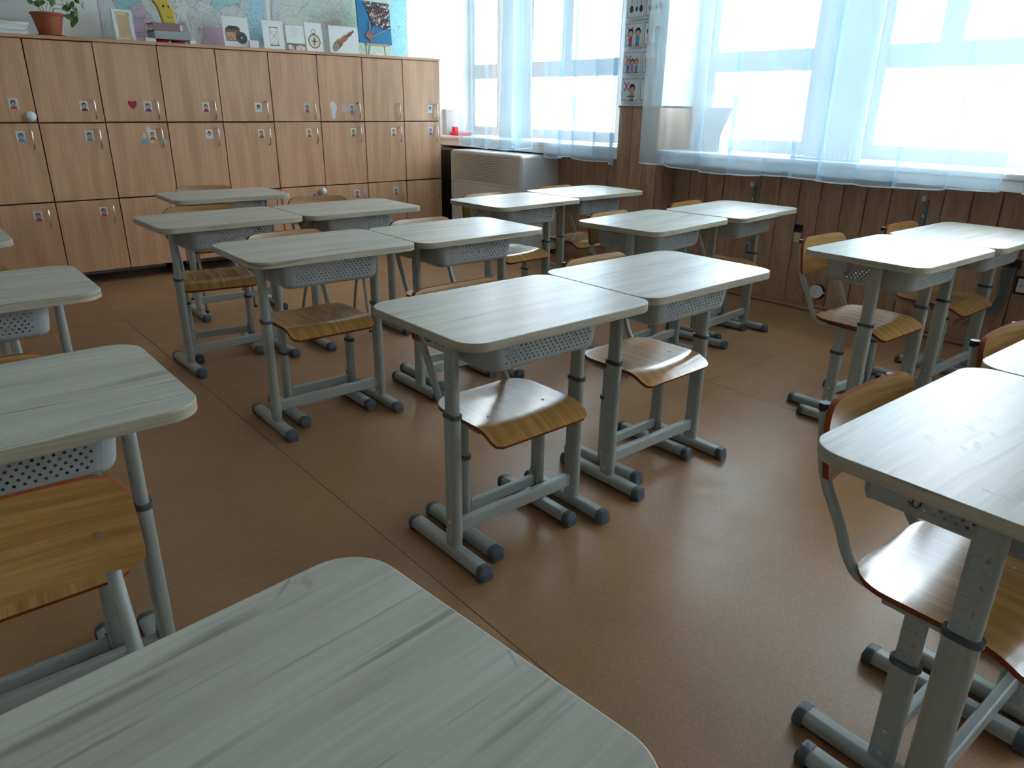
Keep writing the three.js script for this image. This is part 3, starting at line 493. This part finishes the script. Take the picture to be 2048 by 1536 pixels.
{ const s = thing('paper_stack', 'low stack of white papers beside the potted plant', 'papers', [0.80, LTOP, -6.18], 0.12); for (let k = 0; k < 6; k++) mesh('sheaf', box(0.30, 0.012, 0.21, (hash(k, 1, 1) - 0.5) * 0.02, 0.006 + k * 0.0125, (hash(k, 2, 1) - 0.5) * 0.02).rotateY((hash(k, 3, 1) - 0.5) * 0.12), M.paper, s); }
// picture cards leaning against the wall side
const line = (x, pts, w, c) => { x.strokeStyle = c; x.lineWidth = w; x.lineCap = 'round'; x.beginPath(); pts.forEach(([a, b], i) => (i ? x.lineTo(a, b) : x.moveTo(a, b))); x.stroke(); };
function card(name, label, x, z, w, h, th, tilt, draw, turn = 0) {
  const c = thing(name, label, 'picture card', [x, LTOP, z], turn), t = canvasTex(256, Math.round(256 * h / w), (q, a, b) => { q.fillStyle = '#e9eceb'; q.fillRect(0, 0, a, b); draw(q, a, b); });
  const g = mesh('card_body', rbox(w, h, th, Math.min(0.003, th / 2.2), 0, h / 2, -th / 2, 1), M.paper, c), f = mesh('print', new THREE.PlaneGeometry(w - 0.004, h - 0.004).translate(0, h / 2, 0.0006), std({ map: t, roughness: 0.55 }), c);
  for (const o of [g, f]) o.geometry.rotateX(-tilt); return c;
}
card('scroll_picture', 'framed picture of a parchment scroll beside the book pile', 1.563, -6.13, 0.135, 0.205, 0.02, 0.10, (x, w, h) => {
  x.fillStyle = '#c9b184'; x.fillRect(52, 60, 150, h - 120); const g = [[60, 44], [66, h - 40]]; x.fillStyle = '#d9c9a0'; for (const [a, b] of g) { x.beginPath(); x.ellipse(128, b + 8, 92, 24, 0.06, 0, 7); x.fill(); } x.strokeStyle = '#8d7649'; x.lineWidth = 5; for (const [a, b] of g) { x.beginPath(); x.ellipse(128, b + 8, 92, 24, 0.06, 0, 7); x.stroke(); x.beginPath(); x.ellipse(204, b + 10, 14, 20, 0, 0, 7); x.stroke(); } line(x, [[52, 66], [46, 130], [56, 190], [50, h - 52]], 5, '#a08a5a'); line(x, [[202, 66], [208, 140], [198, 200], [206, h - 52]], 5, '#a08a5a'); });
card('camera_picture', 'white card printed with a brown vintage camera', 2.365, -6.13, 0.205, 0.22, 0.003, 0.10, (x, w, h) => {
  x.fillStyle = '#6d5b45'; x.fillRect(20, 110, 150, 110); x.fillStyle = '#b89a72'; x.fillRect(26, 140, 92, 70); x.fillStyle = '#3a322b'; x.fillRect(50, 82, 100, 34); x.fillRect(30, 96, 26, 20); x.fillRect(140, 92, 26, 22);
  for (const [r, c] of [[54, '#2c2825'], [44, '#5e564d'], [34, '#1e1c1b'], [22, '#44505a'], [10, '#9fb0ba']]) { x.fillStyle = c; x.beginPath(); x.ellipse(178, 186, r, r, 0, 0, 7); x.fill(); } line(x, [[28, 150], [40, 205], [70, 170], [90, 215]], 4, '#4c3f30'); });
card('hourglass_picture', 'narrow white card with an hourglass drawing', 2.665, -6.13, 0.175, 0.215, 0.003, 0.10, (x, w, h) => {
  x.fillStyle = '#5e6468'; x.fillRect(78, 66, 112, 10); x.fillRect(72, h - 54, 124, 12); for (const a of [84, 184]) line(x, [[a, 76], [a - 2, h - 54]], 4, '#6b7176'); line(x, [[96, 78], [104, 140], [134, 168], [102, 210], [94, h - 56]], 4, '#7d8488'); line(x, [[174, 78], [166, 140], [136, 168], [168, 210], [176, h - 56]], 4, '#7d8488'); line(x, [[104, 120], [166, 120], [136, 164], [104, 120]], 3, '#9aa0a3'); line(x, [[98, h - 60], [134, h - 92], [172, h - 60]], 4, '#868d90'); });
card('flower_leaflet', 'leaflet with small print and a strip of white and pink roses', 2.845, -6.12, 0.16, 0.19, 0.002, 0.10, (x, w, h) => {
  for (let k = 0; k < 8; k++) line(x, [[40 + (k % 3) * 14, 26 + k * 16], [150 + (k * 37) % 60, 22 + k * 16]], 3, '#b4bac0'); for (let k = 0; k < 9; k++) line(x, [[205 + (k * 17) % 36, 20 + k * 24], [210 + (k * 17) % 36, 26 + k * 24]], 4, '#8c8f92');
  x.fillStyle = '#5a6b42'; x.fillRect(0, h - 92, w, 92); [['#e7dfe0', 40], ['#d7a9b4', 84], ['#8a3f55', 118], ['#ece8e2', 150], ['#c9ced0', 188], ['#e2d5c9', 226]].forEach(([c, a], k) => { x.fillStyle = c; x.beginPath(); x.ellipse(a, h - 44 + (k % 2) * 14, 28, 30, 0, 0, 7); x.fill(); x.strokeStyle = '#6d7760'; x.lineWidth = 2; x.beginPath(); x.ellipse(a, h - 44 + (k % 2) * 14, 14, 15, 0, 0, 5); x.stroke(); }); });
card('compass_picture', 'white card printed with a brass pocket compass', 3.015, -6.13, 0.155, 0.225, 0.003, 0.10, (x, w, h) => {
  const cy = h * 0.63; for (const [r, c] of [[92, '#5b5243'], [82, '#b5a888'], [70, '#d9d4c2']]) { x.fillStyle = c; x.beginPath(); x.ellipse(128, cy, r, r, 0, 0, 7); x.fill(); } x.strokeStyle = '#6b6250'; x.lineWidth = 8; x.beginPath(); x.ellipse(128, cy - 122, 30, 26, 0, 0, 7); x.stroke(); x.fillStyle = '#7d725c'; x.fillRect(116, cy - 108, 24, 20);
  for (let k = 0; k < 8; k++) { const a = k * Math.PI / 4, r = k % 2 ? 40 : 64; x.fillStyle = k % 2 ? '#8f866f' : '#4b4437'; x.beginPath(); x.moveTo(128 + Math.cos(a) * r, cy + Math.sin(a) * r); x.lineTo(128 + Math.cos(a + 1.57) * 8, cy + Math.sin(a + 1.57) * 8); x.lineTo(128 - Math.cos(a + 1.57) * 8, cy - Math.sin(a + 1.57) * 8); x.fill(); } line(x, [[118, cy + 46], [140, cy - 46]], 8, '#2e2a22'); });
card('spyglass_picture', 'wide white card printed with a brass spyglass', 3.285, -6.12, 0.275, 0.215, 0.003, 0.10, (x, w, h) => {
  const seg = [[52, 150, 96, 112, 30, '#8a4f30'], [96, 112, 150, 74, 22, '#9c5f3c'], [150, 74, 196, 44, 15, '#7c4426'], [196, 44, 220, 26, 9, '#4c3b2c']]; for (const [a, b, c, d, r, col] of seg) { x.strokeStyle = col; x.lineWidth = r * 1.9; x.lineCap = 'butt'; x.beginPath(); x.moveTo(a, b); x.lineTo(c, d); x.stroke(); line(x, [[a - r * 0.3, b - r * 0.6], [c - r * 0.3, d - r * 0.6]], 3, '#d2a67e'); } x.strokeStyle = '#3a2a1e'; x.fillStyle = '#c79c5a'; x.lineWidth = 4; x.beginPath(); x.ellipse(50, 154, 24, 34, 0.7, 0, 7); x.fill(); x.stroke(); x.fillStyle = '#6f8798'; x.beginPath(); x.ellipse(47, 156, 15, 23, 0.7, 0, 7); x.fill(); });
// books, block and yellow felt toy
tag(mesh('book', [rbox(0.255, 0.055, 0.17, 0.004, 1.87, LTOP + 0.052, -6.16, 1)], std({ color: lin(0.34, 0.37, 0.36), roughness: 0.6 })), 'thick grey-green book at the bottom of the pile', 'book', 'books on the lockers');
{ const b = thing('book', 'mauve covered book lying on the grey-green book', 'book', [1.845, LTOP + 0.0805, -6.16], 0.05, 'books on the lockers'); const cv = std({ color: lin(0.25, 0.15, 0.16), roughness: 0.55 }); mesh('cover', [box(0.215, 0.004, 0.15, 0, 0.002, 0), box(0.215, 0.004, 0.15, 0, 0.050, 0), box(0.19, 0.05, 0.004, -0.0125, 0.026, 0.073)], cv, b); mesh('pages', box(0.20, 0.044, 0.142, 0.003, 0.026, -0.003), M.paper, b); }
for (const [x, l] of [[1.81, 'red plastic lid under the plant side of the book pile'], [1.925, 'red plastic lid under the camera-card side of the book pile']]) tag(mesh('red_lid', cyl(0.05, 0.022, x, LTOP + 0.0115, -6.16, 20, 0.045), plain(0.36, 0.012, 0.02)), l, 'lid');  // two red lids that the book pile stands on
tag(mesh('white_block', rbox(0.05, 0.032, 0.03, 0.006, 2.01, LTOP + 0.0165, -6.10), M.white), 'small white eraser at the end of the book pile', 'eraser'); tag(mesh('white_block', rbox(0.075, 0.03, 0.03, 0.006, 1.715, LTOP + 0.0155, -6.10), M.white), 'small white block between the scroll picture and the books', 'eraser');
tag(mesh('white_block', rbox(0.075, 0.055, 0.02, 0.006, 2.475, LTOP + 0.028, -6.09), M.white), 'small white sponge before the camera card', 'eraser');
{ const f = thing('felt_toy', 'yellow felt toy with a smiling face standing on the books', 'toy', [1.855, LTOP + 0.133, -6.16], 0, null), s = new THREE.Shape(); [[0.035, 0], [0.075, 0.0], [0.068, 0.10], [0.045, 0.13], [0.02, 0.17], [0.008, 0.25], [-0.012, 0.28], [-0.02, 0.17], [-0.075, 0.145], [-0.045, 0.10], [-0.02, 0.0]].forEach(([x, y], i) => (i ? s.lineTo(x, y) : s.moveTo(x, y)));
  mesh('body', extrude(s, 0.035, 0.012, 4).translate(0, 0, -0.017), plain(0.62, 0.43, 0.05), f); for (const x of [-0.005, 0.032]) mesh('eye', new THREE.SphereGeometry(0.0065, 10, 8).translate(x, 0.115, 0.018), M.black, f); mesh('mouth', tube([[0.012, 0.05, 0.0185], [0.03, 0.043, 0.0185], [0.05, 0.048, 0.0185]], 0.002, 8, 5), M.black, f); }
// wall maps
function mapTex(sea, cols, seedN, relief) {
  return dataTex(1024, 768, (u, v) => {
    const w1 = (fbm(u, v, 9, 7, seedN, 4) - 0.5) * 0.10, w2 = (fbm(u, v, 8, 9, seedN + 5, 4) - 0.5) * 0.10; let best = 9, sec = 9, id = 0;
    for (let k = 0; k < 60; k++) { const a = 0.08 + 0.80 * hash(k, 1, seedN), b = 0.04 + 0.92 * hash(k, 2, seedN), d = Math.hypot((u + w1 - a) * 1.4, v + w2 - b); if (d < best) { sec = best; best = d; id = k; } else if (d < sec) sec = d; }
    let c = cols[id % cols.length]; if (relief) c = mix(mix([0.66, 0.74, 0.66], [0.45, 0.66, 0.52], sm(0.45, 0.7, fbm(u, v, 5, 4, seedN + 2, 4))), [0.70, 0.36, 0.33], 0.8 * sm(0.48, 0.68, fbm(u, v, 7, 9, seedN + 9, 4)) * sm(0.25, 0.5, v) * sm(0.95, 0.7, v));
    if (sec - best < 0.004) c = mix(c, [0.30, 0.16, 0.20], relief ? 0.25 : 0.55);
    if (u + w1 * 0.6 > 0.86) c = sea; if (u + w1 < 0.07 || v + w2 * 1.4 < 0.12) c = [0.62, 0.68, 0.68];
    if (Math.abs(noise(u * 26, v * 20, 26, 20, seedN + 3) - 0.5) < 0.014) c = mix(c, [0.2, 0.34, 0.45], 0.5); if (noise(u * 170, v * 120, 170, 120, seedN + 4) * (0.6 + 0.6 * noise(u * 20, v * 40, 20, 40, seedN + 6)) > 0.74) c = mix(c, [0.12, 0.12, 0.14], 0.4);
    if (u < 0.010 || u > 0.990 || v < 0.013 || v > 0.987) c = [0.70, 0.62, 0.66]; return c;
  });
}
function wallMap(label, x0, x1, y0, y1, tex) { const m = thing('wall_map', label, 'map', [(x0 + x1) / 2, y0, ZB + 0.004]), w = x1 - x0, h = y1 - y0; mesh('sheet', box(w, h, 0.002, 0, h / 2, 0), M.paper, m); mesh('print', new THREE.PlaneGeometry(w - 0.004, h - 0.004).translate(0, h / 2, 0.0016), std({ map: tex, roughness: 0.45 }), m); for (const y of [0, h]) mesh('rod', cylX(0.009, w + 0.02, 0, y, 0.004), std({ color: lin(0.5, 0.42, 0.42), roughness: 0.5 }), m); }
wallMap('political wall map in pink, turquoise and grey patches', 1.485, 2.745, 1.60, 2.55, mapTex([0.42, 0.66, 0.80], [[0.70, 0.40, 0.56], [0.36, 0.63, 0.66], [0.60, 0.64, 0.64], [0.66, 0.70, 0.66], [0.66, 0.50, 0.64], [0.62, 0.66, 0.66]], 3, false));
wallMap('physical wall map with green lowlands, red mountains and blue sea', 2.79, 4.11, 1.60, 2.55, mapTex([0.32, 0.74, 0.86], [[0.36, 0.62, 0.50], [0.62, 0.66, 0.58], [0.66, 0.42, 0.38], [0.62, 0.60, 0.50], [0.46, 0.66, 0.58]], 21, true));
{ // balloon collage on a little easel
  const e = thing('easel', 'small wooden tabletop easel holding the blue balloon collage', 'easel', [3.60, LTOP, -6.13]), wd = plain(0.55, 0.40, 0.25); mesh('ledge', rbox(0.23, 0.016, 0.03, 0.003, 0, 0.088, 0.005, 1), wd, e); for (const [a, b] of [[-0.095, -0.08], [0.095, 0.08]]) mesh('leg', tube([[a, 0.004, -0.012], [b, 0.30, -0.058]], 0.006, 4, 6), wd, e); mesh('rear_leg', tube([[0.0, 0.004, -0.15], [0.0, 0.30, -0.062]], 0.006, 4, 6), wd, e);
  const c = thing('balloon_collage', 'bright blue canvas with a hot-air balloon made of buttons', 'picture', [3.592, LTOP + 0.097, -6.122]); c.rotation.set(-0.12, 0, -0.02);
  mesh('canvas', rbox(0.325, 0.335, 0.014, 0.002, 0, 0.1675, -0.007, 1), plain(0.012, 0.19, 0.42), c);
  const pal = [[0.02, 0.02, 0.025], [0.30, 0.02, 0.025], [0.5, 0.48, 0.45], [0.05, 0.06, 0.09], [0.28, 0.2, 0.1], [0.02, 0.02, 0.02], [0.62, 0.6, 0.58], [0.12, 0.03, 0.04]], bs = []; const bg = new THREE.CylinderGeometry(1, 1, 1, 8).rotateX(Math.PI / 2), bm = pal.map((q) => plain(...q)); pal.forEach(() => bs.push([]));
  for (let k = 0; k < 700; k++) { const x = -0.10 + rnd() * 0.25, y = 0.11 + rnd() * 0.215; if (y < 0.148 - 0.2 * x || x < -0.02 - 0.36 * (y - 0.14)) continue; const r = 0.005 + rnd() * 0.006; bs[Math.floor(rnd() * 8)].push(bg.clone().scale(r, r, 0.003 + rnd() * 0.003).translate(x, y, 0.002 + rnd() * 0.003)); }
  bs.forEach((l, k) => { if (l.length) { const m = mesh('buttons', l, bm[k], c); m.userData.kind = 'stuff'; } });
  mesh('basket', extrude((() => { const s = new THREE.Shape(); [[-0.105, 0.055], [-0.05, 0.012], [-0.02, 0.05], [-0.035, 0.095], [-0.075, 0.10]].forEach(([a, b], i) => (i ? s.lineTo(a, b) : s.moveTo(a, b))); return s; })(), 0.008), plain(0.30, 0.12, 0.08), c);
  for (const p of [[[-0.10, 0.06, 0.008], [-0.05, 0.01, 0.008]], [[-0.02, 0.06, 0.008], [0.10, 0.115, 0.008]], [[-0.06, 0.095, 0.006], [-0.06, 0.17, 0.006]], [[-0.035, 0.095, 0.006], [-0.01, 0.15, 0.006]], [[-0.1, 0.058, 0.008], [-0.02, 0.055, 0.008]]]) mesh('stick', tube(p, 0.0035, 3, 5), wd, c);
}

// ------------------------------------------------------------------ heater under the first windows
{
  const z0 = -5.93, z1 = -4.89, x0 = 4.233, x1 = 4.675, h = 0.888, w = z1 - z0, u = thing('heater', 'white floor-standing heater with a pierced ornamental grille', 'heater', [(x0 + x1) / 2, 0, (z0 + z1) / 2]), hx = (x1 - x0) / 2;
  mesh('casing', extrude(rrect(w, h - 0.045, [0.005, 0.005, 0.03, 0.03]), x1 - x0 - 0.012, 0.003, 6).rotateY(-Math.PI / 2).translate(hx, (h + 0.045) / 2, 0), M.heater, u);
  const face = (n, y0, y1, m, top) => { const g = extrude(rrect(w - 0.012, y1 - y0, top ? [0.004, 0.004, 0.026, 0.026] : 0.004), 0.014, 0.002, 6); g.rotateY(-Math.PI / 2).translate(-hx + 0.014, (y0 + y1) / 2, 0); return mesh(n, g, m, u); };
  face('grille_frame', 0.605, h - 0.006, M.heaterFace, true); const pl = new THREE.PlaneGeometry(w - 0.05, 0.24).rotateY(-Math.PI / 2).translate(-hx - 0.0012, 0.742, 0); mesh('grille', pl, M.grille, u);
  face('upper_panel', 0.335, 0.601, M.heaterFace); face('lower_panel', 0.06, 0.331, M.heaterFace);
  mesh('plinth', box(x1 - x0 - 0.06, 0.05, w - 0.04, 0, 0.025, 0), M.dark, u);
}
{ const k = thing('black_box', 'added black box darkening the corner gap between lockers and heater', 'cabinet', [4.47, 0, -6.20]); mesh('body', rbox(0.40, 0.88, 0.36, 0.006, 0, 0.44, 0, 1), M.dark, k); for (const y of [0.53, 0.57]) mesh('catch', cylZ(0.008, 0.02, -0.14, y, 0.185, 8), M.steel, k); }  // plain black box added so the gap beside the heater reads dark
// things on the sill in the corner
tag(mesh('red_dustpan', [rbox(0.16, 0.03, 0.16, 0.008, 4.60, SILL + 0.0155, -6.265), rbox(0.05, 0.055, 0.05, 0.01, 4.56, SILL + 0.055, -6.30)], plain(0.55, 0.012, 0.03)), 'red plastic dustpan lying on the corner sill', 'dustpan');
{ const b = thing('clear_box', 'clear plastic box standing on the corner sill behind the red dustpan', 'box', [4.60, SILL, -6.385]), cm = phys({ color: lin(0.80, 0.84, 0.86), transmission: 0.75, roughness: 0.35, thickness: 0, side: THREE.DoubleSide }); mesh('shell', [box(0.004, 0.25, 0.05, -0.1, 0.125, 0), box(0.004, 0.25, 0.05, 0.1, 0.125, 0), box(0.2, 0.25, 0.003, 0, 0.125, 0.0235), box(0.2, 0.25, 0.003, 0, 0.125, -0.0235), box(0.2, 0.003, 0.05, 0, 0.0015, 0)], cm, b); mesh('rim', rbox(0.214, 0.014, 0.06, 0.003, 0, 0.246, 0, 1), M.white, b); }
// file holder and pegs behind the wide curtain
{ const r = thing('file_tray', 'white slatted file holder on the sill behind the curtain', 'file holder', [4.72, SILL, -3.345]), w = M.white; mesh('back', rbox(0.012, 0.30, 0.26, 0.003, 0.06, 0.15, 0, 1), w, r); mesh('base', rbox(0.13, 0.012, 0.26, 0.003, 0, 0.006, 0, 1), w, r); for (let k = 0; k < 7; k++) mesh('slat', box(0.006, 0.10, 0.014, -0.055, 0.06, -0.11 + k * 0.0365), w, r); for (const m of [-1, 1]) { const s = new THREE.Shape(); s.moveTo(-0.06, 0); s.lineTo(0.06, 0); s.lineTo(0.06, 0.30); s.lineTo(-0.06, 0.11); s.closePath(); mesh('side', extrude(s, 0.006).translate(0, 0, m * 0.128 - 0.003), w, r); } }
{ const r = thing('letter_row', 'row of thin white letter pegs on the sill behind the curtain', 'pegs', [4.55, SILL, -2.35]); mesh('bar', box(0.02, 0.012, 0.46, 0, 0.006, 0), M.white, r); for (let k = 0; k < 14; k++) mesh('peg', box(0.006, 0.05, 0.009, 0, 0.036, -0.21 + k * 0.0325), M.white, r); }

// ------------------------------------------------------------------ on the walls
{ // classroom rules posters on the pier
  const kid = (x, cx, cy, s, hair, top, leg) => { x.fillStyle = leg; x.fillRect(cx - 0.13 * s, cy + 0.55 * s, 0.1 * s, 0.32 * s); x.fillRect(cx + 0.03 * s, cy + 0.55 * s, 0.1 * s, 0.32 * s); x.fillStyle = top; x.beginPath(); x.ellipse(cx, cy + 0.42 * s, 0.18 * s, 0.24 * s, 0, 0, 7); x.fill(); x.fillStyle = hair; x.beginPath(); x.ellipse(cx, cy, 0.24 * s, 0.26 * s, 0, 0, 7); x.fill(); x.fillStyle = '#d8a58c'; x.beginPath(); x.ellipse(cx, cy + 0.07 * s, 0.19 * s, 0.18 * s, 0, 0, 7); x.fill(); };
  const poster = (label, y0, y1, draw) => { const p = thing('rules_poster', label, 'poster', [XP - 0.002, y0, -3.81], -Math.PI / 2, 'rules posters on the pier'), w = 0.36, h = y1 - y0; mesh('sheet', box(w, h, 0.0015, 0, h / 2, 0), M.paper, p);
    mesh('print', new THREE.PlaneGeometry(w - 0.004, h - 0.004).translate(0, h / 2, 0.0012), std({ roughness: 0.6, map: canvasTex(512, Math.round(512 * h / w), (x, a, b) => { x.fillStyle = '#dfe3e4'; x.fillRect(0, 0, a, b); for (const o of [0, a / 2]) { x.strokeStyle = '#7d6f60'; x.lineWidth = 9; x.setLineDash([9, 7]); x.strokeRect(o + 14, 14, a / 2 - 28, b - 28); x.setLineDash([]); line(x, o ? [[o + 70, 80], [o + 90, 110], [o + 120, 50]] : [[40, 50], [100, 130]], 16, o ? '#2f8f5b' : '#cf3f6b'); if (!o) line(x, [[100, 50], [40, 130]], 16, '#cf3f6b'); draw(x, o, b, kid); } }) }), p); };
  poster('rules poster with a crossed-out child sitting at a table', 1.325, 1.495, (x, o, b, k) => { k(x, o + 150, b * 0.45, b * 0.72, '#2b2422', '#c99a86', '#3a3d44'); x.fillStyle = '#46606c'; x.fillRect(o + 90, b * 0.76, 100, 12); });
  poster('rules poster with three crossed-out children whispering', 1.515, 1.675, (x, o, b, k) => { k(x, o + 70, b * 0.47, b * 0.56, '#b5653f', '#2c86b5', '#33546e'); k(x, o + 128, b * 0.47, b * 0.56, '#2a2422', '#c77fa5', '#c05b8b'); k(x, o + 186, b * 0.47, b * 0.56, '#b5523a', '#3aa6a6', '#33343a'); });
  poster('rules poster with two crossed-out children quarrelling', 1.70, 1.865, (x, o, b, k) => { k(x, o + 80, b * 0.42, b * 0.66, '#2d2927', '#cf4660', '#2f4a72'); k(x, o + 178, b * 0.40, b * 0.68, '#1f1c1b', '#46a3b5', '#27303c'); });
  poster('topmost poster on the pier showing hanging brown pears', 1.885, 2.2, (x, o, b) => { for (const [a, s] of [[70, 1], [140, 0.7], [200, 1]]) { line(x, [[o + a, b * 0.3], [o + a, b * 0.72]], 6, '#4f3a33'); x.fillStyle = '#5f3d33'; x.beginPath(); x.ellipse(o + a, b * 0.80, 24 * s, 34 * s, 0, 0, 7); x.fill(); } });
}
// radiator brackets, socket, caps, cables on the panelling
const bracket = (z, y, label) => { const b = thing('radiator_bracket', label, 'bracket', [XW - 0.014, y, z], 0, 'old radiator brackets'), st = std({ color: lin(0.20, 0.24, 0.26), metalness: 0.6, roughness: 0.45 }); mesh('rail', rbox(0.012, 0.52, 0.028, 0.003, -0.006, -0.26, 0, 1), st, b); mesh('rail_flange', rbox(0.022, 0.52, 0.004, 0.001, -0.011, -0.26, 0.014, 1), st, b); mesh('claw', [rbox(0.04, 0.012, 0.022, 0.003, -0.03, 0.004, 0.0, 1), rbox(0.01, 0.035, 0.026, 0.003, -0.048, 0.014, 0.0, 1)], M.steel, b); for (const y2 of [-0.09, -0.40]) mesh('bolt', cylX(0.008, 0.008, -0.014, y2, 0, 10), M.steel, b); };
bracket(-2.895, 0.785, 'steel radiator bracket on the panelling nearer to the pier'); bracket(-1.755, 0.80, 'steel radiator bracket on the panelling nearer to the cable bundle');
{ const s = thing('wall_socket', 'ivory wall socket hanging below a square hole in the panelling', 'socket', [XW - 0.014, 0.49, -2.527]); mesh('cover', rbox(0.014, 0.065, 0.052, 0.004, -0.007, -0.012, 0, 2), M.ivory, s); for (const z of [-0.012, 0.012]) mesh('pin_hole', cylX(0.003, 0.002, -0.0143, -0.022, z, 8), M.black, s); mesh('wall_hole', box(0.002, 0.05, 0.06, -0.001, 0.047, 0), M.dark, s); }
const cap = (x, y, z, label) => { const c = thing('wall_cap', label, 'vent', [x, y, z]); mesh('ring', cylX(0.052, 0.006, -0.003, 0, 0, 28), M.black, c); mesh('disc', [cylX(0.045, 0.014, -0.009, 0.0, -0.008, 28)], M.white, c); mesh('knob', cylX(0.007, 0.01, -0.008, 0, 0.044, 10), M.white, c); };  // round wall cap: white disc over a dark ring
cap(XW - 0.014, 0.14, -2.32, 'white round wall cap with a dark ring low on the panelling'); cap(XW - 0.014, 0.455, -4.43, 'white round wall cap beside the heater');
{ const c = thing('cable_bundle', 'bundle of grey cables hanging out of the panelling', 'cables', [XW - 0.014, 0.50, -1.25]); mesh('outlet_box', box(0.012, 0.05, 0.10, -0.006, 0.01, 0), M.black, c); const gm = plain(0.13, 0.14, 0.15); for (let k = 0; k < 14; k++) { const a = (k % 7 - 3) * 0.010, b = Math.floor(k / 7) * 0.012, e = hash(k, 4, 4); mesh('cable', tube([[-0.006, 0, a], [-0.03 - b, -0.04, a * 0.9], [-0.035 - b, -0.16, a * 0.6 + 0.01], [-0.04 - b, -0.24, a * 0.8 - 0.01], [-0.06 - b - 0.05 * e, -0.30 - 0.02 * e, -0.05 - 0.10 * e], [-0.05 - 0.08 * e, -0.33 - 0.04 * hash(k, 5, 4), -0.10 - 0.08 * e]], 0.0028, 22, 5), gm, c); } }
{ const s = thing('power_socket', 'white power socket in a dark frame beside the cable bundle', 'socket', [XW - 0.014, 0.40, -1.165]); mesh('frame', rbox(0.012, 0.10, 0.085, 0.004, -0.006, 0, 0, 2), M.black, s); mesh('insert', rbox(0.012, 0.075, 0.06, 0.004, -0.010, 0, 0, 2), M.white, s); for (const z of [-0.01, 0.01]) mesh('pin_hole', cylX(0.004, 0.002, -0.0165, 0, z, 8), M.black, s); }
tag(mesh('white_cable', tube([[4.60, 0.006, -4.86], [4.40, 0.006, -4.70], [4.30, 0.006, -4.40], [4.42, 0.006, -4.15], [4.66, 0.02, -4.10], [4.67, 0.40, -4.12]], 0.004, 50, 6), M.white), 'thin white cable curving over the floor beside the heater', 'cable');

// ------------------------------------------------------------------ outside the windows: ground, a pale house, a wooded slope
struct('ground', span(XO + 0.5, 160, -4.2, -4, -120, 90), plain(0.42, 0.43, 0.38));
{ const b = thing('building', 'pale rendered house seen through the curtained windows', 'building', [34, -4, -22]), wl = plain(0.78, 0.74, 0.70); mesh('wall', span(-5, 5, 0, 7.2, -14, 14), wl, b); const s = new THREE.Shape(); s.moveTo(-5.6, 0); s.lineTo(5.6, 0); s.lineTo(0, 2.6); s.closePath(); mesh('roof', extrude(s, 29).translate(0, 7.2, -14.5), plain(0.55, 0.36, 0.30), b); for (let k = 0; k < 6; k++) for (const y of [1.2, 4.3]) { const f = mesh('window', box(0.1, 1.6, 1.4, -5.02, y + 0.8, -11.5 + k * 4.6), M.pvc, b); mesh('window_pane', box(0.04, 1.4, 1.2, -5.07, y + 0.8, -11.5 + k * 4.6), plain(0.30, 0.36, 0.40), f); } }
{ const g = new THREE.PlaneGeometry(200, 40, 80, 10), p = g.attributes.position; for (let n = 0; n < p.count; n++) { const t = (p.getY(n) + 20) / 40; p.setXYZ(n, 75 + t * 50 + 4 * noise(p.getX(n) * 0.2 + 50, t * 5, 64, 64, 2), -4 + t * (16 + 7 * noise(p.getX(n) * 0.06 + 20, 1, 64, 64, 4)), p.getX(n) - 20); } g.computeVertexNormals(); const h = struct('hillside', g, std({ color: lin(0.22, 0.30, 0.20), roughness: 1, side: THREE.DoubleSide })); }

renderer.render(scene, camera);
